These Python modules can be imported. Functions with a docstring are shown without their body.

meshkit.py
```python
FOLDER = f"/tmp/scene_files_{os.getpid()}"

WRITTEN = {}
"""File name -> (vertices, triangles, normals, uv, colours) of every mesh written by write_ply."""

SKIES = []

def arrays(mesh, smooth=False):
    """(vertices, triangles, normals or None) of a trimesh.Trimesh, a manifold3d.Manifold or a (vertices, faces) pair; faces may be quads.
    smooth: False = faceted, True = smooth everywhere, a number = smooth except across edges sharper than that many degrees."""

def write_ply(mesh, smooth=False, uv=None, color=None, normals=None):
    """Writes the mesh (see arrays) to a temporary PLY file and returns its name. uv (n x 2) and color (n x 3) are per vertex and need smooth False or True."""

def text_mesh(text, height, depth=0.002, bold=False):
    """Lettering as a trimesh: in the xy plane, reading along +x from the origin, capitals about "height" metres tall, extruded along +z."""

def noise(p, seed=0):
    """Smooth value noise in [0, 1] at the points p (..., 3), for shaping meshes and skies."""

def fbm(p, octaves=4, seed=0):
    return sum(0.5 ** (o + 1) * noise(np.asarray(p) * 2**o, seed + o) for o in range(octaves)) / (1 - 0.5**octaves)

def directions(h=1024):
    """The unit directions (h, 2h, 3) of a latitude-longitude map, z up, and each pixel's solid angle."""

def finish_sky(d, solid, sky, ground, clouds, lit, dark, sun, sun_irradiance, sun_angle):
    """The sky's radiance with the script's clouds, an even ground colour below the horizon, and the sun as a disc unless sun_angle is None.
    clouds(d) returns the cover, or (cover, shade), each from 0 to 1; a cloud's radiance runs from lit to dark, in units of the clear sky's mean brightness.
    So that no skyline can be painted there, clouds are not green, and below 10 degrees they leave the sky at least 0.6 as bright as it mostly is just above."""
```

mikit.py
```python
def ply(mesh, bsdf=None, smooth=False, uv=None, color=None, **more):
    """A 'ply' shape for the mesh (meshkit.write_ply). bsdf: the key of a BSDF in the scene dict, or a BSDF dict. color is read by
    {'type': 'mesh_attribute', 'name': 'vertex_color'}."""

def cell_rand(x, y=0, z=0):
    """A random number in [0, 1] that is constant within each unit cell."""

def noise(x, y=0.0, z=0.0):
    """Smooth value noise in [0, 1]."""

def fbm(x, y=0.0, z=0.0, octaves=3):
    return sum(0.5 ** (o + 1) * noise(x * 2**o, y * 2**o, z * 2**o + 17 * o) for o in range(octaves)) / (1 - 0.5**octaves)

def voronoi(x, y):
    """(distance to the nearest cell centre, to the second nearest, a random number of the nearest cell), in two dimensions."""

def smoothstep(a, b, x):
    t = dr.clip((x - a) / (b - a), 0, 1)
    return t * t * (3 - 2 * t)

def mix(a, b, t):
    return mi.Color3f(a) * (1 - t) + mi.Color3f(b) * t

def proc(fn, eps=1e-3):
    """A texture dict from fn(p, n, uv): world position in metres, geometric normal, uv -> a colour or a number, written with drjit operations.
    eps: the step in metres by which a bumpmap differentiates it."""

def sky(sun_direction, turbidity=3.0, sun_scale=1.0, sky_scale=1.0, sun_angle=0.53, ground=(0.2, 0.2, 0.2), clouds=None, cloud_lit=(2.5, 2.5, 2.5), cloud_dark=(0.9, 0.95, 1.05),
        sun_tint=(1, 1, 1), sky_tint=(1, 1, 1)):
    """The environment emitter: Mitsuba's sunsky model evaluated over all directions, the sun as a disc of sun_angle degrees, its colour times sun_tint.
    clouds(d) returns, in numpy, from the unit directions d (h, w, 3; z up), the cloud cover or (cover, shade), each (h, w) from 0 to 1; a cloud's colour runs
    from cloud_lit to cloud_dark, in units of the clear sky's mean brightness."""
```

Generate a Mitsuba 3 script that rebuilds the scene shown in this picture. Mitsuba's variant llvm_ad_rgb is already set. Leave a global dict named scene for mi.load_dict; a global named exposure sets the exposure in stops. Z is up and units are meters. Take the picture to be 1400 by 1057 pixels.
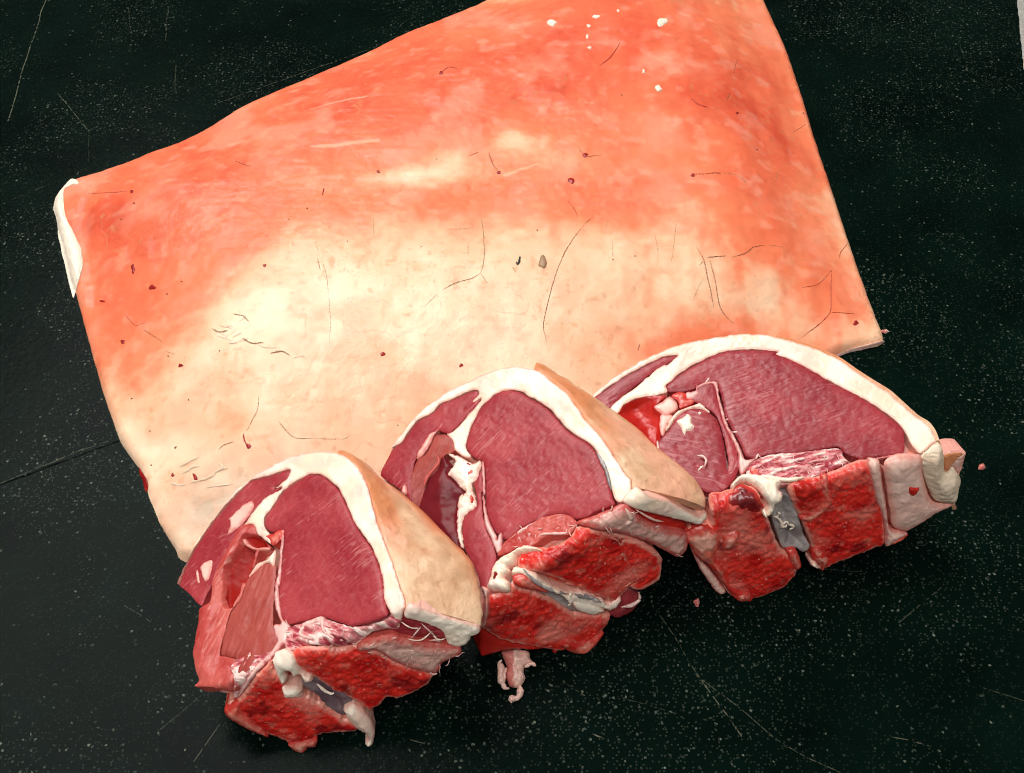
import math, random
import numpy as np
import trimesh
import drjit as dr
import mitsuba as mi
import mikit
from mikit import noise, fbm, voronoi, smoothstep, mix, proc
import meshkit
from scipy.spatial import Delaunay, cKDTree
from shapely.geometry import Polygon, Point, LineString
from shapely import contains_xy
T = mi.ScalarTransform4f
scene, labels = {}, {}

# ------------------------------------------------------------------ camera
PITCH, DIST, HFOV = math.radians(52), 0.47, 50.0
EYE = np.array([0, -DIST * math.cos(PITCH), DIST * math.sin(PITCH)])
FWD = -EYE / np.linalg.norm(EYE)
UP = np.cross([1.0, 0, 0], FWD)
TAN = math.tan(math.radians(HFOV / 2))
scene['camera'] = dict(type='perspective', fov=HFOV, fov_axis='x', near_clip=0.02, far_clip=30.0,
                       to_world=T().look_at(origin=EYE.tolist(), target=[0, 0, 0], up=[0, 0, 1]))
exposure = 0.75

# ------------------------------------------------------------------ light: a dim room, a window to the left, a ceiling panel
scene['room_light'] = dict(type='constant', radiance=dict(type='rgb', value=[0.075, 0.075, 0.075]))


def lamp(name, pos, target, w, h, rgb, label, cat):
    scene[name] = dict(type='rectangle', to_world=T().look_at(origin=pos, target=target, up=[0, 0.3, 1]).scale([w / 2, h / 2, 1]),
                       emitter=dict(type='area', radiance=dict(type='rgb', value=rgb)))
    labels[name] = dict(label=label, category=cat)


lamp('window_pane', [-0.85, 1.25, 2.4], [0, 0, 0], 1.7, 1.5, [6.6, 6.4, 6.15], 'bright window pane high behind the counter', 'window')
lamp('ceiling_lamp', [-0.15, -0.75, 1.75], [0, 0, 0], 1.2, 0.6, [5.3, 5.2, 5.0], 'flat white lamp panel above the counter', 'lamp')


# ------------------------------------------------------------------ pixels of the photograph (1400 x 1057) to places
def ray(px):
    px = np.atleast_2d(np.asarray(px, float))
    v = FWD + np.outer((px[:, 0] - 700) / 700 * TAN, [1, 0, 0]) + np.outer((528.5 - px[:, 1]) / 700 * TAN, UP)
    return v / np.linalg.norm(v, axis=1, keepdims=True)


def at_z(px, z=0.0):
    v = ray(px)
    return EYE + v * ((np.asarray(z) - EYE[2]) / v[:, 2])[:, None]


def unit(v):
    return np.asarray(v, float) / np.linalg.norm(v)


class Plane:
    def __init__(self, P, n):
        self.P, self.n = np.asarray(P, float), unit(n)
        self.a = unit(np.array([1.0, 0, 0]) - self.n * self.n[0])
        self.b = np.cross(self.n, self.a)

    def hit(self, px):
        v = ray(px)
        return EYE + v * (((self.P - EYE) @ self.n) / (v @ self.n))[:, None]

    def uv(self, q):
        q = np.asarray(q) - self.P
        return np.stack([q @ self.a, q @ self.b], 1)

    def at(self, uv):
        return self.P + np.outer(uv[:, 0], self.a) + np.outer(uv[:, 1], self.b)

    def moved(self, d):
        return Plane(self.P + self.n * d, self.n)

    def surface(self, px):
        q = self.hit(px)
        return q, np.broadcast_to(self.n, q.shape)


class Solid:
    """the outer surface of the solid behind two planes, its edge rounded"""

    def __init__(self, main, other, k=.0010):
        self.main, self.other, self.k, self.n = main, other, k, main.n
        self.uv = main.uv

    def hit(self, px):
        return self.surface(px)[0]

    def surface(self, px):
        v = ray(px)
        t1 = ((self.main.P - EYE) @ self.main.n) / (v @ self.main.n)
        t2 = ((self.other.P - EYE) @ self.other.n) / (v @ self.other.n)
        w = 1 / (1 + np.exp(np.clip((t2 - t1) / self.k, -40, 40)))
        t = np.maximum(t1, t2) + self.k * np.log1p(np.exp(-np.abs(t1 - t2) / self.k))
        n = w[:, None] * self.main.n + (1 - w)[:, None] * self.other.n
        return EYE + v * t[:, None], n / np.linalg.norm(n, axis=1, keepdims=True)


def Z(x0, y0, s, text):
    p = np.array([[float(c) for c in q.split(',')] for q in text.split()])
    return np.array([x0, y0]) + p / s


def spline(p, n=12, closed=True):
    p = np.asarray(p, float)
    q = np.vstack([p[-1], p, p[0], p[1]]) if closed else np.vstack([2 * p[0] - p[1], p, 2 * p[-1] - p[-2]])
    out, t = [], np.linspace(0, 1, n, endpoint=False)[:, None]
    for i in range(len(q) - 3):
        a, b, c, d = q[i:i + 4]
        # a blend of straight and curved keeps long thin shapes from overshooting
        cr = 0.5 * (2 * b + (c - a) * t + (2 * a - 5 * b + 4 * c - d) * t**2 + (3 * b - a - 3 * c + d) * t**3)
        out.append(0.75 * cr + 0.25 * (b + (c - b) * t))
    if not closed:
        out.append(p[-1:])
    return np.vstack(out)


def resample(p, step, closed=True):
    q = np.vstack([p, p[:1]]) if closed else np.asarray(p)
    L = np.concatenate([[0], np.cumsum(np.linalg.norm(np.diff(q, axis=0), axis=1))])
    n = max(int(round(L[-1] / step)), 8 if closed else 2)
    s = np.linspace(0, L[-1], n, endpoint=not closed)
    return np.stack([np.interp(s, L, q[:, k]) for k in range(q.shape[1])], 1)


def rough(p, amp, freq, seed):
    """moves an outline sideways by noise"""
    t = np.roll(p, -1, 0) - np.roll(p, 1, 0)
    t /= np.linalg.norm(t, axis=1, keepdims=True) + 1e-12
    q = np.column_stack([p * freq, np.full(len(p), seed * 3.7)])
    w = meshkit.fbm(q, 3, seed) - 0.5
    return p + np.column_stack([t[:, 1], -t[:, 0]]) * (2 * amp * w)[:, None]


FLOOR = -0.0005


def fill(edge, step, seed):
    """points and triangles inside a closed outline, the outline's own points first"""
    pg = Polygon(edge).buffer(0)
    if pg.geom_type != 'Polygon':
        pg = max(pg.geoms, key=lambda g: g.area)
        edge = resample(np.array(pg.exterior.coords)[:-1], step)
    x0, y0, x1, y1 = pg.bounds
    rng = np.random.default_rng(seed)
    gx, gy = np.meshgrid(np.arange(x0, x1, step), np.arange(y0, y1, step * 0.866))
    gx = gx + (np.arange(len(gy)) % 2)[:, None] * step / 2
    g = np.column_stack([gx.ravel(), gy.ravel()]) + rng.uniform(-0.14, 0.14, (gx.size, 2)) * step
    g = g[contains_xy(pg, g[:, 0], g[:, 1])]
    kd = cKDTree(edge)
    if len(g):
        g = g[kd.query(g)[0] > 0.62 * step]
    p = np.vstack([edge, g])
    tri = Delaunay(p).simplices
    c = p[tri].mean(1)
    tri = tri[contains_xy(pg.buffer(step * 0.05), c[:, 0], c[:, 1])]
    ab, ac = p[tri[:, 1]] - p[tri[:, 0]], p[tri[:, 2]] - p[tri[:, 0]]
    cr = ab[:, 0] * ac[:, 1] - ab[:, 1] * ac[:, 0]
    tri = tri[np.abs(cr) > 1e-14]
    cr = cr[np.abs(cr) > 1e-14]
    tri[cr < 0] = tri[cr < 0][:, ::-1]
    d = cKDTree(resample(edge, step / 3)).query(p)[0]
    d[:len(edge)] = 0
    return edge, p, tri, d


def patch(px, pl, up=0.0, dome=0.0008, edge=0.004, drop=0.0004, bump=0.00022, freq=500, depth=0.006, step=0.0006, ragged=0.0004, rfreq=700, turn=0.0, seed=1, fn=None, curve=True, clamp=True, rim=False, sink=None):
    """a piece of flesh: the outline px on the plane pl, domed and uneven on top, with a wall of the given depth and a flat back"""
    m_px = .00031
    e = resample((spline(px) if curve else np.asarray(px, float)) * [m_px, -m_px], step)
    if ragged:
        e = resample(rough(e, ragged, rfreq, seed), step)
    e, p, tri, d = fill(e, step, seed)
    if not Polygon(e).exterior.is_ccw:
        e = e[::-1]
        p = np.vstack([e, p[len(e):]])
        m = len(e)
        tri = np.where(tri < m, m - 1 - tri, tri)
    n = len(e)
    P3, N3 = pl.surface(p / [m_px, -m_px])
    u3 = pl.uv(P3)
    k = np.clip(d / edge, 0, 1)
    prof = np.sqrt(np.maximum(1 - (1 - k)**2, 0))
    he = up - drop
    if sink is not None and he > sink:  # lies on another piece: its edge melts into what is under it
        he, prof = sink, 0.5 * prof + 0.5 * k * k * (3 - 2 * k)
    h = he + (up + dome - he) * prof
    h = h + bump * 2 * (meshkit.fbm(P3 * freq, 4, seed) - 0.5) * (0.35 + 0.65 * k)
    if rim:
        h = h + .00022 * (meshkit.fbm(P3 * 1300, 2, seed + 5) - 0.5)
    if fn is not None:
        h = h + fn(u3, d)
    top = P3 + N3 * h[:, None]
    back = P3 - N3 * (depth - up)
    m = len(p)
    i = np.arange(n)
    j = (i + 1) % n
    wall = np.vstack([np.column_stack([m + i, m + n + i, m + n + j]), np.column_stack([m + i, m + n + j, m + j])])
    V = np.vstack([top, top[:n], back[:n], back])
    F = np.vstack([tri, wall, (tri + m + 2 * n)[:, ::-1]])
    t = np.roll(e, -1, 0) - np.roll(e, 1, 0)
    t /= np.linalg.norm(t, axis=1, keepdims=True) + 1e-12
    UV = np.vstack([u3, u3[:n], u3[:n] + np.column_stack([t[:, 1], -t[:, 0]]) * depth, u3])
    c, s = math.cos(-turn), math.sin(-turn)
    UV = UV @ np.array([[c, -s], [s, c]])
    if rim:
        UV = np.column_stack([np.concatenate([d, np.zeros(2 * n), d]), UV[:, 0]])
    if clamp:
        V[:, 2] = np.maximum(V[:, 2], FLOOR)
    return trimesh.Trimesh(V, F, process=False), UV


def tube(path, r, sides=7, seed=0, wob=0.0):
    """a round strand along 3-D points, tapering at both ends; r a number or one radius per point"""
    p = np.asarray(path, float)
    t = np.gradient(p, axis=0)
    t /= np.linalg.norm(t, axis=1, keepdims=True) + 1e-12
    up = np.where(np.abs(t[:, 2:]) < 0.9, [0, 0, 1.0], [1.0, 0, 0])
    a = np.cross(t, up)
    a /= np.linalg.norm(a, axis=1, keepdims=True) + 1e-12
    b = np.cross(t, a)
    k = np.linspace(0, 1, len(p))
    r = np.broadcast_to(r, (len(p),)) * np.clip(0.25 + 4 * np.minimum(k, 1 - k), 0, 1)
    if wob:
        r = r * (1 + wob * 2 * (meshkit.fbm(p * 900, 2, seed) - 0.5))
    an = np.arange(sides) * 2 * np.pi / sides
    v = p[:, None] + r[:, None, None] * (np.cos(an)[None, :, None] * a[:, None] + np.sin(an)[None, :, None] * b[:, None])
    i, j = np.meshgrid(np.arange(len(p) - 1), np.arange(sides), indexing='ij')
    q = np.stack([i * sides + j, i * sides + (j + 1) % sides, (i + 1) * sides + (j + 1) % sides, (i + 1) * sides + j], -1).reshape(-1, 4)
    V = np.vstack([v.reshape(-1, 3), p[:1], p[-1:]])
    m = len(p) * sides
    jj = np.arange(sides)
    F = np.vstack([q[:, [0, 2, 1]], q[:, [0, 3, 2]], np.column_stack([np.full(sides, m), jj, (jj + 1) % sides]), np.column_stack([np.full(sides, m + 1), m - sides + (jj + 1) % sides, m - sides + jj])])
    V[:, 2] = np.maximum(V[:, 2], FLOOR)
    return trimesh.Trimesh(V, F, process=False), None


def key_for(base):
    if base not in scene and base not in labels:
        return base
    i = 1
    while f'{base}_{i:03d}' in scene or f'{base}_{i:03d}' in labels:
        i += 1
    return f'{base}_{i:03d}'


def put(name, mesh, bsdf, parent=None, label=None, **kw):
    if isinstance(mesh, tuple):
        mesh, uv = mesh
    else:
        uv = None
    key = key_for(parent + '__' + name if parent else name)
    scene[key] = mikit.ply(mesh, bsdf, smooth=kw.pop('smooth', True), uv=uv)
    if label or kw:
        labels[key] = dict(**({'label': label} if label else {}), **kw)
    return key


# ------------------------------------------------------------------ materials
def mat(name, colour, rough=0.4, spec=0.5, coat=0.0, bump=None, scale=0.0, eps=2e-4, coat_gloss=0.9, **more):
    base = dict(type='principled', base_color=proc(colour) if callable(colour) else dict(type='rgb', value=colour), roughness=rough, specular=spec, **more)
    if coat:
        base.update(clearcoat=coat, clearcoat_gloss=coat_gloss)
    if bump is not None:
        base = dict(type='bumpmap', arbitrary=proc(bump, eps), bsdf=base, scale=scale)
    scene[name] = dict(type='twosided', bsdf=base)


def flecks(uv, lu=0.0048, lv=0.00062, k=0.0):
    return noise(uv.x / lu + k, uv.y / lv, k) * (0.55 + 0.9 * noise(uv.x / 0.011, uv.y / 0.009, 3.0 + k))


def grain(uv):
    return noise(uv.x / 0.0030, uv.y / 0.00042, 8.0)


def muscle_colour(dark, light, fleck, amount=0.5):
    def fn(p, n, uv):
        t = fbm(uv.x * 110, uv.y * 110, 2.0, 3)
        uv = mi.Point2f(uv.x, uv.y + .0030 * fbm(uv.x * 90, uv.y * 90, 4.0, 2))
        g = grain(uv)
        t = 0.5 * t + 0.5 * fbm(uv.x * 45, uv.y * 45, 6.0, 2)
        c = mix(dark, light, dr.clip(smoothstep(0.28, 0.70, t) * 1.0 + 0.35 * (g - 0.5), -.2, 1.2))
        w = fbm(uv.x * 260, uv.y * 260, 7.0, 2) - 0.5
        v1, v2, _ = voronoi(uv.x * 230 + 1.3 * w, uv.y * 420 + 1.3 * w)
        c = mix(c, fleck, 0.10 * smoothstep(0.16, 0.0, v2 - v1))
        f = smoothstep(0.92, 1.10, flecks(uv)) + 0.8 * smoothstep(0.96, 1.12, flecks(uv, 0.0032, 0.0006, 5.0))
        return mix(c, fleck, dr.clip(f * amount, 0, 1))
    return fn


def muscle_bump(p, n, uv):
    return 0.5 * grain(uv) + 0.7 * smoothstep(0.75, 1.0, flecks(uv)) + 0.5 * fbm(uv.x * 700, uv.y * 700, 1.0, 2)


mat('muscle', muscle_colour((.28, .018, .026), (.38, .043, .050), (.56, .21, .20), 0.34), 0.42, 0.25, coat=0.08, coat_gloss=0.95, bump=muscle_bump, scale=0.00010)
mat('muscle_deep', muscle_colour((.24, .013, .021), (.33, .030, .038), (.55, .2, .22), 0.30), 0.40, 0.45, bump=muscle_bump, scale=0.00010)
mat('muscle_brown', muscle_colour((.27, .034, .026), (.37, .066, .052), (.5, .18, .14), 0.2), 0.42, 0.25, bump=muscle_bump, scale=0.00010)
mat('muscle_rosy', muscle_colour((.40, .034, .030), (.53, .10, .08), (.7, .36, .3), 0.35), 0.40, 0.3, bump=muscle_bump, scale=0.00010)
mat('blood_red', lambda p, n, uv: mix((.36, .008, .006), (.50, .020, .012), fbm(uv.x * 200, uv.y * 200, 4.0, 3)), 0.32, 0.4, coat=0.15,
    bump=lambda p, n, uv: fbm(uv.x * 500, uv.y * 500, 4.0, 2), scale=0.0003)
mat('hollow_red', lambda p, n, uv: mix((.17, .005, .004), (.34, .012, .008), fbm(uv.x * 150, uv.y * 150, 4.0, 3)), 0.40, 0.12,
    bump=lambda p, n, uv: fbm(uv.x * 260, uv.y * 260, 4.0, 3), scale=0.0005)
mat('wet_purple', lambda p, n, uv: mix((.085, .005, .009), (.18, .013, .018), fbm(uv.x * 160, uv.y * 160, 4.0, 3)), 0.26, 0.12,
    bump=lambda p, n, uv: fbm(uv.x * 300, uv.y * 300, 4.0, 2), scale=0.0003)


EDGED = ('fat', 'fat_pink', 'cartilage', 'bone', 'sinew', 'pink_block', 'marrow', 'canal', 'canal_pale', 'membrane')


def thin(uv, p, w, f=800):
    """1 at a piece's edge, where it is thin and the flesh under it shows, to 0 at the depth w inside it"""
    return 1 - smoothstep(0.0, w, uv.x + w * 0.9 * (fbm(p.x * f, p.y * f, p.z * f, 2) - 0.5))


def edged(fn, edge, w, k):
    return lambda p, n, uv: mix(fn(p, n, uv), edge, k * thin(uv, p, w))


def fat_colour(p, n, uv):
    t = fbm(p.x * 90, p.y * 90, p.z * 90, 3)
    c = mix((.82, .64, .47), (.88, .77, .63), smoothstep(.3, .6, t))
    return mix(c, (.80, .52, .44), 0.6 * smoothstep(.46, .74, fbm(p.x * 100 + 9, p.y * 140, p.z * 140, 2)))


def fat_bump(p, n, uv):
    return fbm(p.x * 420, p.y * 420, p.z * 420, 3) + 0.25 * noise(p.x * 2100, p.y * 2100, p.z * 2100)


mat('fat', edged(fat_colour, (.70, .32, .25), .0011, .75), 0.36, 0.42, coat=0.2)
mat('fat_pink', edged(lambda p, n, uv: mix((.70, .36, .29), (.80, .60, .50), fbm(p.x * 200, p.y * 200, p.z * 200, 3)), (.55, .10, .085), .0014, .8), 0.36, 0.42, coat=0.2)
mat('fat_creased', lambda p, n, uv: mix((.66, .48, .33), (.80, .68, .53), fbm(p.x * 300, p.y * 900, p.z * 900, 2)), 0.45, 0.4,
    bump=lambda p, n, uv: fbm(p.x * 260, p.y * 800, p.z * 800, 3), scale=0.0006)
mat('connective', lambda p, n, uv: mix((.50, .16, .14), (.70, .42, .34), fbm(p.x * 250, p.y * 250, p.z * 250, 3)), 0.4, 0.45, bump=fat_bump, scale=0.0005)


def bone_colour(p, n, uv):
    t = fbm(p.x * 170, p.y * 170, p.z * 170, 4)
    f = noise(p.x * 1500, p.y * 1500, p.z * 1500)
    c = mix((.48, .008, .006), (.68, .026, .016), smoothstep(.3, .6, t))
    c = mix(c, (.70, .20, .15), 0.8 * smoothstep(.50, .78, fbm(p.x * 75 + 13, p.y * 75, p.z * 75, 4)))
    c = mix(c, (.62, .14, .10), 0.75 * smoothstep(.52, .80, fbm(p.x * 300 + 3, p.y * 300, p.z * 300, 4)))
    c = mix(c, (.74, .40, .33), 0.8 * smoothstep(.80, .95, f))
    return mix(c, (.17, .004, .006), 0.8 * smoothstep(.62, .75, fbm(p.x * 110 + 31, p.y * 110, p.z * 110, 3)))


def bone_bump(p, n, uv):
    return 0.8 * noise(p.x * 1900, p.y * 1900, p.z * 1900) + fbm(p.x * 500, p.y * 500, p.z * 500, 3)


mat('bone', edged(bone_colour, (.76, .34, .26), .0020, .8), 0.34, 0.38, coat=0.25, coat_gloss=0.95)
mat('marrow', edged(lambda p, n, uv: mix((.09, .003, .005), (.20, .008, .010), noise(p.x * 900, p.y * 900, p.z * 900)), (.46, .02, .014), .003, 1.0), 0.3, 0.5, coat=0.4)
mat('cartilage', edged(lambda p, n, uv: mix(mix((.66, .13, .085), (.74, .36, .27), smoothstep(.35, .65, fbm(p.x * 150, p.y * 150, p.z * 150, 3))), (.56, .022, .014), smoothstep(.58, .7, fbm(p.x * 180 + 7, p.y * 180, p.z * 180, 3))), (.52, .026, .018), .0036, .95),
    0.32, 0.5, coat=0.3)
mat('pink_block', edged(lambda p, n, uv: mix((.70, .38, .31), (.78, .57, .47), fbm(p.x * 90, p.y * 90, p.z * 90, 3)), (.66, .22, .17), .003, .7), 0.36, 0.45, coat=0.2)
mat('canal', lambda p, n, uv: mix((.11, .065, .080), (.26, .19, .19), smoothstep(.35, .7, fbm(p.x * 120, p.y * 120, p.z * 120, 3))), 0.25, 0.55, coat=0.6)
mat('canal_pale', lambda p, n, uv: mix((.20, .17, .165), (.42, .38, .36), smoothstep(.35, .7, fbm(p.x * 130, p.y * 130, p.z * 130, 3))), 0.25, 0.55, coat=0.6)


def shred_colour(p, n, uv):
    q = fbm(uv.x * 260, uv.y * 900, 2.0, 3) + 0.5 * (fbm(p.x * 220, p.y * 220, p.z * 220, 2) - 0.5)
    return mix(mix((.36, .035, .050), (.60, .20, .20), smoothstep(.3, .5, q)), (.80, .58, .52), smoothstep(.52, .68, q))


mat('shredded', shred_colour, 0.36, 0.5, coat=0.3, bump=lambda p, n, uv: fbm(uv.x * 260, uv.y * 900, 2.0, 3), scale=0.0014)
mat('membrane', edged(lambda p, n, uv: mix((.48, .19, .16), (.70, .48, .39), fbm(p.x * 160, p.y * 500, p.z * 500, 3)), (.48, .05, .04), .0035, .9), 0.33, 0.5, coat=0.3)
mat('sinew', edged(lambda p, n, uv: mix((.66, .32, .30), (.80, .60, .52), fbm(p.x * 300, p.y * 300, p.z * 300, 2)), (.46, .07, .075), .0010, .8), 0.34, 0.45)


def skin_colour(p, n, uv):
    # uv.x runs along the rind from the top of the chop, uv.y from the cut face (0) to the far side (1)
    t = fbm(p.x * 140, p.y * 140, p.z * 140, 4)
    c = mix((.54, .30, .165), (.70, .46, .285), smoothstep(.28, .7, t))
    c = mix(c, (.72, .33, .21), 0.8 * smoothstep(.44, .72, fbm(p.x * 75 + 2, p.y * 75, p.z * 75, 4)))
    w = uv.x + 0.35 * (fbm(p.x * 90 + 5, p.y * 90, p.z * 90, 3) - 0.5)
    o = smoothstep(.78, .35, w) * smoothstep(.52, .12, dr.abs(uv.y - 0.12) + 0.4 * (fbm(p.x * 160, p.y * 160, p.z * 160, 2) - 0.5))
    o = o + smoothstep(.85, .6, w) * smoothstep(.66, .92, uv.y + 0.3 * (t - 0.5))
    c = mix(c, (.60, .165, .045), dr.clip(o, 0, 1) * 0.72)
    c = mix(c, (.46, .20, .09), 0.30 * smoothstep(.50, .80, fbm(p.x * 420, p.y * 420, p.z * 420, 4)))
    return mix(c, (.48, .10, .035), 0.8 * smoothstep(.84, 1.0, uv.y + .12 * (t - .5)) * smoothstep(.95, .75, uv.x))


mat('skin', skin_colour, 0.42, 0.42, bump=lambda p, n, uv: fbm(p.x * 300, p.y * 300, p.z * 300, 4) + 0.15 * noise(p.x * 2400, p.y * 2400, p.z * 2400), scale=0.0011)
mat('vein', (.24, .060, .028), 0.35, 0.5)
mat('vein_red', (.34, .014, .010), 0.3, 0.5)
mat('vein_grey', (.30, .17, .09), 0.4, 0.4)
mat('blood_clot', lambda p, n, uv: mix((.24, .006, .006), (.38, .016, .012), noise(p.x * 1200, p.y * 1200, p.z * 1200)), 0.25, 0.5, coat=0.5)
mat('black_bit', (.02, .02, .02), 0.35, 0.5)
mat('tallow', (.84, .72, .58), 0.35, 0.5, bump=fat_bump, scale=0.0005)

# ------------------------------------------------------------------ the joint: where its skin is orange, cream or scraped
ORANGE = [  # pixel x, y, half-sizes, slant in degrees, strength: where the skin was stained by blood
    (150, 310, 115, 90, -20, .9), (250, 280, 125, 90, -15, .7), (150, 430, 80, 95, 0, .75), (110, 180, 90, 60, -20, 1.0), (240, 130, 110, 60, -22, 1.0), (420, 50, 120, 60, -24, .9), (580, -30, 120, 60, -20, .9), (520, 260, 220, 22, -4, .25), (900, 250, 200, 30, 0, .3), (260, 380, 60, 60, -25, .5),
    (400, 190, 170, 75, -22, .95), (560, 120, 170, 80, -15, .95), (720, 70, 200, 80, -12, 1.1), (900, 60, 170, 100, 0, 1.15), (1010, 130, 110, 110, 0, .95),
    (840, 170, 240, 60, 0, .60), (1060, 240, 60, 90, 20, .55), (1130, 330, 55, 65, 20, .85), (1165, 390, 40, 60, 20, .5), (1000, 440, 70, 32, -5, .85), (900, 440, 60, 25, 0, .3),
    (640, 215, 190, 40, 0, .35), (520, 480, 60, 20, 0, .15), (820, 240, 150, 40, 0, .35), (1000, 300, 40, 30, 0, .2), (310, 560, 40, 20, 0, .2),
    (100, 255, 60, 40, 0, .6), (230, 215, 90, 40, -20, .6), (420, 110, 90, 40, -24, .5), (560, 40, 90, 40, -24, .7), (700, -10, 120, 40, 0, .6), (950, -50, 200, 50, 0, .6), (1060, 60, 40, 80, 15, .7), (1110, 190, 40, 60, 15, .5), (330, 330, 50, 40, -30, .35), (700, 205, 260, 45, 0, -.22), (700, 292, 340, 50, 0, .20), (1000, 300, 170, 140, 0, .30), (640, 290, 320, 60, -4, .20), (860, 430, 160, 80, 0, .16), (450, 540, 200, 60, 0, .12), (620, 210, 30, 20, 0, -.3), (1060, 370, 40, 30, 0, -.2), (700, 180, 36, 16, -10, -.6), (560, 232, 60, 14, -4, -.5)]
STREAKS = [((425, 189), (515, 184), 5.0), ((490, 234), (575, 231), 6.0), ((690, 226), (735, 212), 4.0), ((540, 448), (585, 430), 4.0), ((420, 126), (500, 117), 2.5)]


def blob_terms(items, z=0.030):
    out = []
    for x, y, rx, ry, slant, k in items:
        s = math.radians(slant)
        c, a, b = at_z([[x, y], [x + math.cos(s) * rx, y + math.sin(s) * rx], [x - math.sin(s) * ry, y + math.cos(s) * ry]], z)
        A = np.linalg.inv(np.column_stack([(a - c)[:2], (b - c)[:2]]))
        out.append(tuple(map(float, (c[0], c[1], *A.ravel(), k))))
    return out


ORANGE3 = blob_terms(ORANGE)
GREY3 = blob_terms([(268, 650, 55, 38, -15, 1.0), (330, 640, 25, 25, 0, .6)])
STREAK3 = [tuple(map(float, t)) for t in [(*at_z([a], .030)[0][:2], *at_z([b], .030)[0][:2], w * 0.00032) for a, b, w in STREAKS]]


def blobs(terms, x, y):
    t = 0.0
    for cx, cy, a, b, c, d, k in terms:
        u, v = a * (x - cx) + b * (y - cy), c * (x - cx) + d * (y - cy)
        t = t + k * dr.exp(-1.1 * (u * u + v * v))
    return t


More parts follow.
